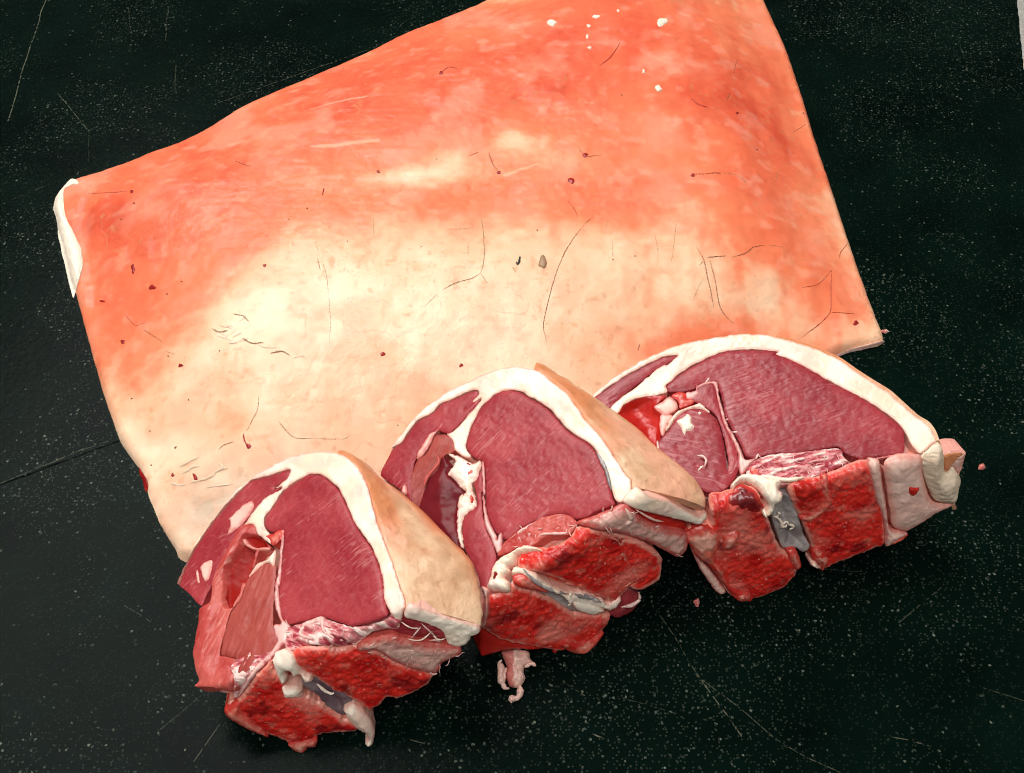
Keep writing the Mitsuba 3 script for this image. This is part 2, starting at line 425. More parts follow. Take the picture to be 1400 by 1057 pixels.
def slab_colour(p, n, uv):
    wx, wy = p.x + 0.020 * (fbm(p.x * 26, p.y * 26, 1.0, 3) - 0.5), p.y + 0.020 * (fbm(p.x * 26, p.y * 26, 9.0, 3) - 0.5)
    o = blobs(ORANGE3, wx, wy) * 0.92
    o = dr.select(o > 0, 1.15 * (1 - dr.exp(-o)), o)
    m = fbm(p.x * 60, p.y * 60, 4.0, 4)
    m = 0.5 * m + 0.5 * fbm(p.x * 25 + 7, p.y * 25, 4.0, 3)
    fine = fbm(p.x * 220, p.y * 220, 6.0, 3)
    o = o + 0.40 * (m - 0.5) + 0.18 * (fine - 0.5)
    cream = mix((.77, .46, .30), (.88, .67, .47), smoothstep(.3, .65, fbm(p.x * 48 + 20, p.y * 48, 3.0, 3) + 0.3 * (fine - .5)))
    right = smoothstep(.02, .10, p.x)
    o = o + 0.30 * right * (fbm(p.x * 150, p.y * 22, 3.0, 3) - 0.42) + 0.30 * (fbm(p.x * 35, p.y * 35, 12.0, 4) - 0.47)
    c = mix(cream, (.84, .47, .28), smoothstep(-.05, .35, o))
    c = mix(c, (.79, .205, .095), smoothstep(.18, .58, o))
    c = mix(c, (.68, .100, .046), smoothstep(.46, 1.1, o))
    c = mix(c, (.52, .045, .020), 0.4 * smoothstep(.90, 1.35, o + 1.3 * (m - 0.5)))
    c = mix(c, (.82, .33, .22), 0.45 * smoothstep(.50, .75, fbm(p.x * 42 + 9, p.y * 42, 21.0, 4)) * smoothstep(.2, .7, o))
    # hair stubble and the fine net of creases
    c = mix(c, (.40, .17, .08), 0.22 * smoothstep(.80, .95, noise(p.x * 1100, p.y * 1100, 6.0)) * smoothstep(.45, .6, fbm(p.x * 30, p.y * 30, 31.0, 2)))
    c = mix(c, (.56, .25, .12), 0.30 * smoothstep(.008, .001, dr.abs(fbm(p.x * 38, p.y * 38, 41.0, 3) - 0.5)) * smoothstep(.4, .65, fbm(p.x * 26, p.y * 26, 43.0, 2)))
    # small stipple of brownish pores and pale scrapes
    c = mix(c, (.55, .24, .11), 0.40 * smoothstep(.60, .82, fbm(p.x * 330, p.y * 330, 2.0, 3)) * smoothstep(.42, .6, m))
    c = mix(c, (.93, .80, .60), 0.12 * smoothstep(.55, .85, fbm(p.x * 130 + 3, p.y * 130, 8.0, 3)))
    for x0, y0, x1, y1, w in STREAK3:
        dx, dy = x1 - x0, y1 - y0
        L = dx * dx + dy * dy
        t = dr.clip(((p.x - x0) * dx + (p.y - y0) * dy) / L, 0, 1)
        d = dr.sqrt(dr.square(p.x - x0 - t * dx) + dr.square(p.y - y0 - t * dy))
        c = mix(c, (.87, .50, .34), 0.5 * smoothstep(w * 1.5, w * 0.1, d + w * 0.9 * (noise(p.x * 90, p.y * 1400, 2.0) - 0.3)))
    g = blobs(GREY3, p.x, p.y)
    return mix(c, (.50, .40, .30), dr.clip(g, 0, 1) * 0.75 * smoothstep(.25, .7, fine + 0.2))


mat('joint_skin', slab_colour, 0.36, 0.22, coat=0.05, coat_gloss=0.9,
    bump=lambda p, n, uv: fbm(p.x * 130, p.y * 130, 1.0, 4) + 0.22 * noise(p.x * 1500, p.y * 1500, 3.0) + 0.4 * noise(p.x * 60, p.y * 420, 5.0), scale=0.00055)

# ------------------------------------------------------------------ countertop: two black speckled stone slabs, one a little proud of the other
SCR = [((2, 660), (60, 636), 1.2, .35), ((60, 637), (110, 616), 1.5, .4), ((110, 617), (150, 602), 1.0, .3), ((62, 0), (10, 165), 1.3, .8), ((80, 127), (118, 178), .9, .7), ((118, 178), (134, 174), .7, .6), ((176, 10), (180, 46), .9, .4), ((229, 5), (226, 56), .9, .5), ((240, 90), (240, 130), .8, .4),
       ((300, 140), (480, 76), .9, .45), ((480, 76), (690, 2), .9, .5), ((400, 118), (640, 30), .7, .35), ((16, 273), (62, 254), .8, .4), ((893, 826), (960, 930), .9, .55), ((960, 930), (1012, 1008), 1.0, .7),
       ((950, 920), (1060, 1010), .8, .45), ((1060, 1010), (1150, 1057), .8, .5), ((1215, 1008), (1275, 1018), .8, .6), ((810, 1004), (830, 1014), 1.2, .9), ((850, 955), (920, 975), .7, .3), ((1230, 850), (1290, 800), .8, .4),
       ((265, 1040), (300, 990), .9, .5), ((215, 1000), (275, 950), .7, .4), ((560, 1010), (580, 1016), .8, .7), ((170, 825), (205, 850), .7, .4), ((68, 642), (73, 665), .7, .4), ((770, 930), (800, 950), .8, .4),
       ((1180, 780), (1120, 776), .6, .3), ((1345, 940), (1400, 960), .7, .3), ((540, 985), (556, 960), .6, .4), ((245, 100), (262, 80), .6, .3), ((120, 178), (122, 220), .6, .3)]
SCR3 = [tuple(map(float, t)) for t in [(*at_z([a])[0][:2], *at_z([b])[0][:2], w * 0.00030, k) for a, b, w, k in SCR]]


def stone_colour(p, n, uv):
    c = mix((.0005, .0022, .0016), (.0018, .0074, .0050), fbm(p.x * 40, p.y * 40, 3.0, 3))
    d1, d2, r = voronoi(p.x * 520, p.y * 520)
    dist = d1 + 0.35 * (noise(p.x * 1800, p.y * 1800, 2.0) - 0.5)
    tone = mix((.012, .020, .016), (.15, .17, .13), dr.power(noise(p.x * 700, p.y * 700, 7.0), 2.5))
    patchy = smoothstep(.35, .62, fbm(p.x * 22, p.y * 22, 5.0, 3))
    c = mix(c, tone, smoothstep(.27, .14, dist) * smoothstep(.84, .92, r + 0.18 * patchy - .08))
    d3, d4, r3 = voronoi(p.x * 900 + 5, p.y * 900)
    c = mix(c, (.025, .032, .024), 0.7 * smoothstep(.36, .2, d3) * smoothstep(.70, .80, r3) * (0.4 + patchy))
    f = fbm(p.x * 1000, p.y * 1000, 2.0, 2)
    for x0, y0, x1, y1, w, k in SCR3:
        dx, dy = x1 - x0, y1 - y0
        L = dx * dx + dy * dy
        wob = 0.0012 * (noise(p.x * 90, p.y * 90, 1.0) - 0.5)
        t = dr.clip(((p.x + wob - x0) * dx + (p.y + wob - y0) * dy) / L, 0, 1)
        d = dr.sqrt(dr.square(p.x + wob - x0 - t * dx) + dr.square(p.y + wob - y0 - t * dy))
        c = mix(c, (.13, .13, .09), k * smoothstep(w, w * 0.25, d) * smoothstep(.30, .58, f))
    return c


mat('stone', stone_colour, 0.22, 0.02, bump=lambda p, n, uv: fbm(p.x * 500, p.y * 500, 2.0, 3), scale=0.00005)
mat('floor_tile', lambda p, n, uv: mix((.55, .53, .46), (.66, .64, .58), fbm(p.x * 9, p.y * 9, 1.0, 3)), 0.4, 0.4)

labels['countertop'] = dict(kind='structure')
S0, S1 = at_z([[0, 663], [165, 602]])
sd = unit(S1 - S0)
A0, A1 = (S0 - sd * 0.55)[:2], (S0 + sd * 1.35)[:2]
up2 = np.array([-sd[1], sd[0]])
R0, R1 = at_z([[1391, 0], [1400, 92]])[:, :2]
edge_dir = (R0 - R1) / np.linalg.norm(R0 - R1)
right = [R0 + edge_dir * 0.35, R0, R1, R1 + np.array([-0.004, -0.03]), np.array([R1[0] - 0.004, -0.6])]


def stone_slab(region, top, seed):
    pg = Polygon(right + [np.array([-0.9, -0.6]), np.array([-0.9, R0[1] + 0.33])]).buffer(0).intersection(region)
    e = resample(np.array(pg.exterior.coords)[:-1], 0.003)
    e = rough(e, 0.00055, 260, seed)
    pg = Polygon(e).buffer(0)
    m = trimesh.creation.extrude_polygon(pg.buffer(-0.0002), 0.0002)
    m.apply_translation([0, 0, top - 0.0002])
    b = trimesh.creation.extrude_polygon(pg, 0.0298)
    b.apply_translation([0, 0, top - 0.03])
    return trimesh.util.concatenate([m, b])


N2 = up2 * 1.5
SC, SE = at_z([[400, 505]])[0][:2], at_z([[800, -200]])[0][:2]
SC = A0 + sd[:2] * ((SC - A0) @ sd[:2])
SE = SE + (SE - SC) * 1.2
upper = Polygon([A0 + up2 * 0.0002, SC + up2 * 0.0002, SE, SE - np.array([2.0, 0]), A0 + N2]).buffer(0)
lower = Polygon([(-2, -2), (2, -2), (2, 2), (-2, 2)]).difference(upper.buffer(.00005, join_style=2))
assert lower.geom_type == 'Polygon'
put('stone_slab', stone_slab(upper, 0.0, 3), 'stone', 'countertop', smooth=False)
put('stone_slab', stone_slab(lower, -0.0004, 4), 'stone', 'countertop', smooth=False)
put('floor', trimesh.creation.box([8, 8, 0.02], trimesh.transformations.translation_matrix([0, 0, -0.85])), 'floor_tile', smooth=False, kind='structure')

# ------------------------------------------------------------------ the large joint
OUT = np.array([(93, 251), (108, 248), (140, 240), (190, 220), (265, 193), (330, 152), (400, 119), (470, 88), (545, 55), (620, 25), (672, 3), (720, -16), (800, -45), (900, -60), (990, -50), (1035, -15), (1052, 20), (1075, 70),
                (1095, 130), (1115, 195), (1140, 270), (1160, 330), (1180, 390), (1196, 432), (1208, 467), (1185, 476), (1160, 482), (1140, 488), (1080, 515), (1000, 540), (880, 585), (770, 628), (690, 655), (600, 690), (520, 715), (430, 742), (330, 768),
                (252, 769), (238, 748), (216, 712), (203, 682), (192, 645), (165, 605), (148, 560), (130, 500), (111, 430), (98, 380), (86, 330), (76, 295), (79, 268)], float)
OUTW = at_z(spline(OUT, 6), 0.0)[:, :2]
OUTP = Polygon(OUTW).buffer(0)
EDGE = resample(OUTW, 0.0008)
EDGE = resample(rough(EDGE, 0.0004, 180, 5), 0.0008)
EDGE_KD = cKDTree(resample(EDGE, 0.0004))
from scipy.ndimage import gaussian_filter, map_coordinates
GX0, GY0 = OUTP.bounds[0] - .03, OUTP.bounds[1] - .03
GXY = np.stack(np.meshgrid(np.arange(GX0, OUTP.bounds[2] + .03, .002), np.arange(GY0, OUTP.bounds[3] + .03, .002), indexing='ij'), -1)
GIN = contains_xy(OUTP, GXY[..., 0], GXY[..., 1])
MOUND = gaussian_filter(np.where(GIN, np.sin(np.clip(EDGE_KD.query(GXY.reshape(-1, 2))[0].reshape(GIN.shape) / .080, 0, 1) * np.pi / 2)**1.15, 0), 5.0)
RIDGE = at_z([[150, 480], [600, 400], [1120, 300]], .03)[:, :2]
creases = [(at_z([[218, 738], [245, 747], [275, 748], [310, 742]], .012)[:, :2], .0022, .0012), (at_z([[176, 640], [196, 660], [204, 690]], .01)[:, :2], .003, .0012),
           (at_z([[255, 668], [300, 660], [330, 655]], .02)[:, :2], .002, .0007), (at_z([[240, 650], [275, 635], [300, 628]], .02)[:, :2], .002, .0006),
           (at_z([[118, 262], [108, 300], [118, 350], [124, 400]], .012)[:, :2], .004, .0016)]
creases = [(cKDTree(resample(spline(c, 10, False), .0005, False)), w, h) for c, w, h in creases]


def slab_height(xy):
    xy = np.atleast_2d(xy)
    d = EDGE_KD.query(xy)[0]
    inside = contains_xy(OUTP, xy[:, 0], xy[:, 1])
    k1 = np.clip(d / 0.0030, 0, 1)
    k0 = k1
    mound = map_coordinates(MOUND, ((xy - [GX0, GY0]) / .002).T, order=3, mode='nearest')
    h = 0.0024 * np.sqrt(np.maximum(1 - (1 - k1)**2, 0)) + 0.0245 * k0 * np.maximum(mound, 0)
    # the flank is thinner to the upper right, the loin thicker along the front
    h = h * (0.92 + 0.16 * meshkit.fbm(np.column_stack([xy * 9, np.zeros(len(xy))]), 2, 7))
    q = np.column_stack([xy, np.zeros(len(xy))])
    h = h + k0 * (0.0045 * (meshkit.fbm(q * 24, 3, 11) - 0.5) + 0.0013 * (meshkit.fbm(q * np.array([90, 45, 1]), 3, 12) - 0.5) + 0.0003 * (meshkit.fbm(q * 420, 2, 13) - 0.5))
    for kd, w, dep in creases:
        h = h - dep * np.exp(-(kd.query(xy)[0] / w)**2)
    return np.where(inside, np.maximum(h, 0) - 0.0006, -0.0006)


def slab_hit(px):
    v = ray(px)
    z = np.full(len(v), 0.02)
    for _ in range(25):
        q = EYE + v * ((z - EYE[2]) / v[:, 2])[:, None]
        z = 0.5 * z + 0.5 * slab_height(q[:, :2])
    return q


rings = [EDGE]
for o in (.0004, .0009, .0015, .0023, .0033, .0045):
    g = OUTP.buffer(-o)
    rings.append(resample(np.array((g if g.geom_type == 'Polygon' else max(g.geoms, key=lambda x: x.area)).exterior.coords)[:-1], 0.0009))
inner = OUTP.buffer(-.0056)
x0, y0, x1, y1 = OUTP.bounds
gx, gy = np.meshgrid(np.arange(x0, x1, .0011), np.arange(y0, y1, .00095))
gx = gx + (np.arange(len(gy)) % 2)[:, None] * .00055
g = np.column_stack([gx.ravel(), gy.ravel()]) + np.random.default_rng(2).uniform(-.0001, .0001, (gx.size, 2))
g = g[contains_xy(inner, g[:, 0], g[:, 1])]
pts = np.vstack(rings + [g])
tri = Delaunay(pts).simplices
c = pts[tri].mean(1)
tri = tri[contains_xy(Polygon(EDGE).buffer(0), c[:, 0], c[:, 1])]
ab, ac = pts[tri[:, 1]] - pts[tri[:, 0]], pts[tri[:, 2]] - pts[tri[:, 0]]
cr = ab[:, 0] * ac[:, 1] - ab[:, 1] * ac[:, 0]
tri, cr = tri[np.abs(cr) > 1e-13], cr[np.abs(cr) > 1e-13]
tri[cr < 0] = tri[cr < 0][:, ::-1]
hz = slab_height(pts)
hz[:len(EDGE)] = -0.0006
top = np.column_stack([pts, hz])
under = np.column_stack([pts, np.full(len(pts), -0.00065)])
JOINT = 'meat_joint'
labels[JOINT] = dict(label='large slab of meat with orange and cream skin lying behind the three chops', category='meat joint')
put('skin', trimesh.Trimesh(np.vstack([top, under]), np.vstack([tri, tri[:, ::-1] + len(pts)]), process=False), 'joint_skin', JOINT)


def on_joint(px, lift=0.0, dome=0.0008, edge=0.002, bump=.0003, freq=600, step=.0005, seed=1, ragged=.8, rfreq=.08):
    """a thin uneven piece lying on the joint's skin"""
    e = resample(spline(px), step / .00032)
    e = resample(rough(e, ragged, rfreq, seed), step / .00032)
    e, p, t, d = fill(e, step / .00032, seed)
    q = slab_hit(p)
    d = d * .00032
    k = np.clip(d / edge, 0, 1)
    h = lift + dome * np.sqrt(np.maximum(1 - (1 - k)**2, 0)) + bump * 2 * (meshkit.fbm(q * freq, 3, seed) - .5) * k
    if t.size and np.cross(q[t[0, 1]] - q[t[0, 0]], q[t[0, 2]] - q[t[0, 0]])[2] < 0:
        t = t[:, ::-1]
    a, b = q.copy(), q.copy()
    a[:, 2] += h
    b[:, 2] -= 0.0008
    n, m = len(e), len(q)
    i = np.arange(n)
    j = (i + 1) % n
    wall = np.vstack([np.column_stack([i, i + m, j + m]), np.column_stack([i, j + m, j])])
    tm = trimesh.Trimesh(np.vstack([a, b]), np.vstack([t, t[:, ::-1] + m, wall]), process=False)
    trimesh.repair.fix_normals(tm) if len(tm.faces) < 4000 else None
    return tm


def vein(text, r=.00022, m='vein', lift=.00005, name='vein', x0=0, y0=0, s=1.0, wob=.5, jit=.7, seed=0):
    px = resample(spline(Z(x0, y0, s, text), 8, False), 2.0, False)
    w = meshkit.fbm(np.column_stack([px * .12, np.full(len(px), seed + 1.5)]), 3, seed)[:, None] - .5
    px = px + w * jit * 3 * np.array([[.7, .7]])
    q = slab_hit(px)
    q[:, 2] += lift
    put(name, tube(q, r, 6, seed, wob), m, JOINT)


put('cut_edge', on_joint(Z(60, 230, 5.285, '185,92 215,80 245,98 200,120 150,155 143,220 148,300 165,370 215,470 262,570 282,650 276,730 258,800 240,850 220,960 208,940 180,830 150,700 125,600 103,490 100,440 88,360 68,300 85,220 120,165'),
                         .0003, .0016, .004, .0006, 350, seed=3), 'tallow', JOINT, 'white cut fat edge at the left corner')
put('red_stain', on_joint(Z(60, 230, 5.285, '150,160 230,120 310,110 290,160 225,200 215,300 200,340 240,470 290,560 310,680 320,800 345,880 300,890 285,700 255,560 205,460 165,360 150,280'), -.00045, .0005, .0015, .0002, 500, seed=4), 'blood_red' if 0 else 'vein_red', JOINT) if 0 else None
put('red_gash', on_joint(Z(160, 570, 5.032, '150,350 180,390 205,430 215,480 205,525 190,500 178,440 160,410'), .0002, .0008, .002, seed=5), 'blood_clot', JOINT, 'red nick in the left edge')
for k, (txt, r, m) in enumerate([
        ('800,306 785,325 772,345 760,375 750,410 743,445 748,470', .00026, 'vein'), ('800,306 808,299', .00022, 'vein'), ('822,297 829,304 829,315', .00013, 'vein_grey'),
        ('657,292 661,320 662,355 657,374', .00026, 'vein_grey'), ('657,374 645,381 625,386 605,396', .00026, 'vein'), ('657,374 667,388', .00018, 'vein_grey'), ('610,314 648,312', .00012, 'vein_grey'),
        ('600,400 580,420', .00012, 'vein_grey'),
        ('966,352 993,350', .00030, 'vein'), ('1000,352 1020,346 1030,338 1048,335', .00026, 'vein'), ('1050,335 1072,338', .00014, 'vein_grey'), ('952,338 962,355 967,378 972,400 976,422', .00026, 'vein'),
        ('971,356 978,385 983,415 990,430 1003,443', .00024, 'vein'), ('962,380 952,400 948,410', .00015, 'vein_grey'), ('962,356 956,363', .00018, 'vein'),
        ('1137,370 1136,395 1135,427 1118,445 1092,464', .00024, 'vein_red'), ('1135,427 1153,428 1168,429', .00024, 'vein_red'), ('1137,370 1120,388 1095,394', .00018, 'vein_red'), ('1160,332 1150,345 1147,354', .00022, 'vein_red'),
        ('354,540 352,560 345,575 337,590', .00020, 'vein'), ('380,575 392,590 404,599 430,600', .00020, 'vein'), ('430,600 470,600 482,592', .00014, 'vein_grey'), ('298,616 305,609 320,604', .00020, 'vein'),
        ('333,592 334,602 340,612', .0004, 'vein_red'), ('440,355 446,375 449,400', .00014, 'vein_grey'), ('449,400 452,440 450,470', .00012, 'vein_grey'), ('434,353 438,370', .00018, 'vein'),
        ('443,257 441,268', .0004, 'vein_red'), ('603,100 613,92 625,94', .00030, 'vein_red'), ('820,90 835,78 848,58', .00034, 'vein_red'), ('668,208 674,225 682,235', .00024, 'vein'), ('640,214 655,208', .0002, 'vein_red'),
        ('945,238 965,238 985,236', .00026, 'vein_red'), ('985,236 1008,240 1022,252', .00014, 'vein_grey'), ('975,236 986,238', .0003, 'vein'), ('945,135 955,143 968,147', .0003, 'vein_red'), ('1008,80 1003,102', .00016, 'vein'), ('994,137 998,127', .0002, 'vein'),
        ('1083,182 1102,170', .00016, 'vein'), ('790,200 800,214 822,212', .00024, 'vein'), ('776,274 785,286 790,296', .0002, 'vein_red'), ('320,220 342,228', .00020, 'vein'), ('925,300 922,330 918,360', .00012, 'vein_grey'),
        ('895,320 900,345', .00012, 'vein_grey'), ('510,300 512,330', .00012, 'vein_grey'), ('640,330 640,350', .00016, 'vein_grey'), ('837,330 838,352', .00012, 'vein_grey'), ('300,445 318,450', .00016, 'vein'), ('195,450 215,463 222,468', .0002, 'vein'),
        ('225,480 240,485', .00013, 'vein_grey'), ('120,265 175,262', .00018, 'vein_red'), ('700,365 705,372', .0002, 'vein_grey'), ('430,330 436,345', .0001, 'vein_grey'), ('170,430 185,445 200,440', .00015, 'vein_red'), ('1060,250 1064,235', .00012, 'vein_grey'),
        ('875,470 872,480', .0002, 'vein'), ('960,470 972,462', .0002, 'vein')]):
    vein(txt, r * .72, m, seed=k)

rng = random.Random(5)


def spot(x, y, rx, ry, m='blood_clot', name='blood_spot', dome=.0005, seed=0):
    an = np.arange(9) / 9 * 2 * np.pi
    rr = np.random.default_rng(seed + 40).uniform(.55, 1.25, 9)
    rx, ry = (rx * .75, ry * .75) if m in ('blood_clot', 'vein') else (rx, ry)
    dome = min(dome, .00022) if m in ('blood_clot', 'vein') else dome
    put(name, on_joint(np.column_stack([x + rx * rr * np.cos(an), y + ry * rr * np.sin(an)]), .0001, dome, .001, .0002, 900, .0004, seed + 1, .5, .2), m, JOINT)


for k, s in enumerate([(781, 247, 5.5, 5.5), (208, 393, 6, 5), (182, 368, 3.5, 8), (247, 500, 5, 4), (362, 363, 4, 3), (340, 610, 5, 5), (1170, 442, 5, 5), (947, 240, 4, 4), (682, 236, 4, 3), (603, 100, 4, 3),
                       (523, 484, 5, 4), (236, 650, 3, 4), (140, 412, 5, 3), (168, 468, 5, 4), (1008, 155, 3, 2.5), (517, 235, 3, 3), (800, 212, 6, 4), (180, 262, 4, 3), (183, 278, 2, 3), (228, 402, 3, 2), (631, 500, 4, 3)]):
    spot(*s, seed=k)
for k, s in enumerate([(742, 360, 5, 10)]):
    spot(*s, m='vein_grey', name='brown_patch', seed=60 + k)
vein('711,350 710,357 708,362 706,358', .0005, 'black_bit', name='black_bit', seed=3)
for k, s in enumerate([(905, 31, 7, 7), (755, 31, 7, 5), (815, 23, 5, 3), (805, 36, 3, 3), (806, 65, 3, 2), (900, 122, 5, 5), (880, 98, 2.5, 3), (104, 250, 6, 3), (845, 15, 2, 2), (803, 50, 2, 3)]):
    spot(*s, m='tallow', name='fat_fleck', dome=.0006, seed=80 + k)
for k, s in enumerate([(165, 300, 1.5, 1.5), (400, 335, 1.6, 1.2), (230, 487, 2, 1.5), (180, 545, 3, 1.3), (258, 547, 2, 2), (240, 612, 2.4, 2), (207, 636, 1.6, 1.6), (205, 590, 1.6, 1.5), (576, 337, 1.3, 1.3), (1098, 155, 1.6, 1.5), (838, 355, 1.3, 1.3), (735, 315, 1.6, 1.6), (420, 285, 2.2, 1.5), (597, 218, 1.6, 1.3), (700, 330, 1.2, 1.2),
                       (544, 582, 1.5, 1.5), (720, 520, 2, 1.6), (395, 300, 1.4, 1.4), (475, 330, 1.2, 1.2), (868, 350, 1.4, 1.3), (1035, 205, 1.6, 1.5), (850, 130, 1.5, 1.3), (300, 480, 1.5, 1.4), (248, 385, 1.5, 1.5)]):
    spot(*s, m='vein', name='dark_speck', dome=.0003, seed=120 + k)
# shreds of grey membrane on the skin
for k, txt in enumerate(['290,450 300,455 312,452', '296,458 306,462 318,466', '305,448 316,446 322,452 314,458', '320,430 332,432 340,440', '326,440 334,436 336,430', '312,470 325,468 340,462', '330,462 345,470 360,468', '350,470 365,476 380,474', '300,452 310,460 305,466', '370,484 385,480 396,486', '318,462 330,455', '400,490 412,486 420,492']):
    vein(txt, .00028, 'tallow' if k % 3 else 'vein_grey', name='membrane_shred', seed=200 + k, wob=.8, jit=1.6, lift=.0002)
for k, txt in enumerate(['245,640 258,632 272,625', '250,648 262,640 275,637', '260,661 280,655 296,649', '280,667 300,664 318,662', '232,660 245,664 255,662', '293,648 305,640 300,632', '300,642 312,640']):
    vein(txt, .0004, 'fat_creased', name='skin_wrinkle', seed=230 + k, wob=.6, jit=1.6, lift=.0001)
put('red_nick', on_joint(Z(160, 570, 5.032, '522,388 545,405 555,432 535,438 526,415'), .0001, .0006, .001, seed=9), 'blood_clot', JOINT)
# the pale cut rim of the flap at the right front corner
put('cut_edge', on_joint([(1207, 466), (1188, 471), (1165, 477), (1143, 486), (1143, 489), (1165, 481), (1186, 477), (1208, 469)], .0003, .0008, .001, seed=12, ragged=.5), 'fat_pink', JOINT)


# ------------------------------------------------------------------ the chops
class Chop:
    def __init__(self, label, anchor, za, n, T_, pa, pb, q1, far=None):
        self.key = key_for('loin_chop')
        labels[self.key] = dict(label=label, category='chop', group='loin chops leaning in a row')
        self.face = Plane(at_z([anchor], za)[0], n)
        A, B = self.face.hit([pa, pb])
        Q = at_z([q1], FLOOR)[0]
        if far:  # the sawn side runs from the front corner of the fat (pb) to its far corner
            A = self.face.moved(-T_).hit([far])[0]
        nc = np.cross(B - A, Q - A)
        if nc @ (EYE - Q) < 0:
            nc = -nc
        self.chine = Plane(Q, nc)
        self.T = T_
        self.back = self.face.moved(-T_)
        self.solid = dict(face=Solid(self.face, self.chine), chine=Solid(self.chine, self.face))
        self.n, self.cover = 0, []

    def put(self, name, px, m, plane='face', label=None, **kw):
        self.n += 1
        kw.setdefault('seed', 11 * self.n + 3)
        if plane == 'chine':
            self.cover.append((name, spline(px)))
        f, g = (.35, .5) if plane == 'face' else (.75, 1.0)
        kw['dome'], kw['drop'] = kw.get('dome', .0008) * f, kw.get('drop', .0004) * f
        kw['up'] = kw.get('up', 0.0) * g
        kw['rim'] = m in EDGED
        if kw['rim']:
            kw.setdefault('step', .00045)
        kw.setdefault('sink', .0001 if plane == 'face' else .0011)
        return put(name, patch(px, self.solid[plane], **kw), m, self.key, label)

    def flesh(self):
        """the continuous raw layer under the pieces of the sawn side"""
        from shapely import union_all
        solid = union_all([Polygon(p).buffer(6) for n_, p in self.cover if n_ not in ('spinal_canal', 'muscle_nub', 'blood_drop', 'under_muscle')]).buffer(-9)
        hole = [Polygon(p).buffer(6) for n_, p in self.cover if n_ == 'spinal_canal']
        for g in getattr(solid, 'geoms', [solid]):
            g = g.difference(union_all(hole)) if hole else g
            for h in getattr(g, 'geoms', [g]):
                if h.area > 600:
                    self.put('raw_layer', np.array(h.buffer(-1).buffer(1).exterior.coords)[:-1], 'bone', 'chine', up=-.0038, dome=.0002, edge=.002, bump=.0008, sink=None, curve=False, depth=.004, step=.0007)

    def strand(self, name, px, m, r, plane='face', lift=.0002, wob=.5, sag=0.0):
        self.n += 1
        q, nn = self.solid[plane].surface(resample(spline(px, 8, False), 2.0, False))
        k = np.linspace(0, 1, len(q))
        q = q + nn * (lift + sag * np.sin(np.pi * k))[:, None]
        return put(name, tube(q, r, 8, self.n, wob), m, self.key)

    def body(self, face_px, toward):
        """the mass behind the cut face, down to the far side and the counter; 'toward' is where the far side lies (a direction in space)"""
        uv0 = self.face.uv(self.face.hit(spline(face_px, 6)))
        e = resample(uv0, .0012)
        pg = Polygon(e).buffer(-.0006)
        pg = pg if pg.geom_type == 'Polygon' else max(pg.geoms, key=lambda x: x.area)
        e = resample(np.array(pg.exterior.coords)[:-1], .0012)
        e, p, tri, d = fill(e, .0014, 7)
        if not Polygon(e).exterior.is_ccw:
            e = e[::-1]
            m = len(e)
            p = np.vstack([e, p[m:]])
            tri = np.where(tri < m, m - 1 - tri, tri)
        n = len(e)
        base = self.face.at(p) - self.face.n * .0050
        layers = [base]
        steps = 8
        mid = base.mean(0)
        toward = toward * .88
        rim = [mid + (base[:n] - mid) * (1 - .16 * t) + toward * t for t in np.linspace(0, 1, steps + 1)]
        V = np.vstack([base] + rim + [mid + (base - mid) * .84 + toward])
        off = len(p)
        F = [tri]
        i = np.arange(n)
        j = (i + 1) % n
        for s in range(steps):
            a, b = off + s * n, off + (s + 1) * n
            F += [np.column_stack([a + i, b + i, b + j]), np.column_stack([a + i, b + j, a + j])]
        F.append(tri[:, ::-1] + off + (steps + 1) * n)
        V = V + .0006 * 2 * (meshkit.fbm(V * 260, 3, 5)[:, None] - .5) * self.face.n
        past = np.maximum((V - self.chine.P) @ self.chine.n + .0050, 0)
        V = V - past[:, None] * self.chine.n
        V[:, 2] = np.maximum(V[:, 2], FLOOR)
        put('body', trimesh.Trimesh(V, np.vstack(F), process=False), 'connective', self.key)

    def skin(self, front_px, back_px=None, along=None, bulge=.002, thick=.0050, nu=110, nv=60, seed=1):
        a = self.face.moved(-.0010).hit(spline(front_px, 10, False))
        b = self.back.hit(spline(back_px, 10, False)) if along is None else a + along

        def even(q, n):
            L = np.concatenate([[0], np.cumsum(np.linalg.norm(np.diff(q, axis=0), axis=1))])
            return np.stack([np.interp(np.linspace(0, L[-1], n), L, q[:, k]) for k in range(3)], 1)
        a, b = even(a, nu), even(b, nu)
        v = np.linspace(0, 1, nv)[None, :, None]
        P = a[:, None] * (1 - v) + b[:, None] * v
        N = np.cross(np.gradient(P, axis=0), np.gradient(P, axis=1))
        N /= np.linalg.norm(N, axis=2, keepdims=True) + 1e-12
        if (N[nu // 2, nv // 2] @ (EYE - P[nu // 2, nv // 2])) < 0:
            N = -N
        u1 = np.linspace(0, 1, nu)[:, None]
        ends = np.sqrt(np.clip(1 - (2 * v[..., 0] - 1)**2, 0, 1))
        nz = meshkit.fbm(P * 150, 4, seed) - .5
        P = P + N * (bulge * ends * np.ones_like(u1) + .0016 * nz * ends**.5)[..., None]
        # ragged far rim
        P[:, -1] += (b - a) / np.linalg.norm(b - a, axis=1, keepdims=True) * (.0016 * (meshkit.fbm(b * 500, 3, seed + 2) - .5))[:, None]
        Q = P - N * thick
        idx = np.arange(nu * nv).reshape(nu, nv)
        q = np.stack([idx[:-1, :-1], idx[1:, :-1], idx[1:, 1:], idx[:-1, 1:]], -1).reshape(-1, 4)
        t = np.vstack([q[:, [0, 1, 2]], q[:, [0, 2, 3]]])
        m = nu * nv
        loop = np.concatenate([idx[:, 0], idx[-1, 1:], idx[-2::-1, -1], idx[0, -2:0:-1]])
        nl = len(loop)
        i = np.arange(nl)
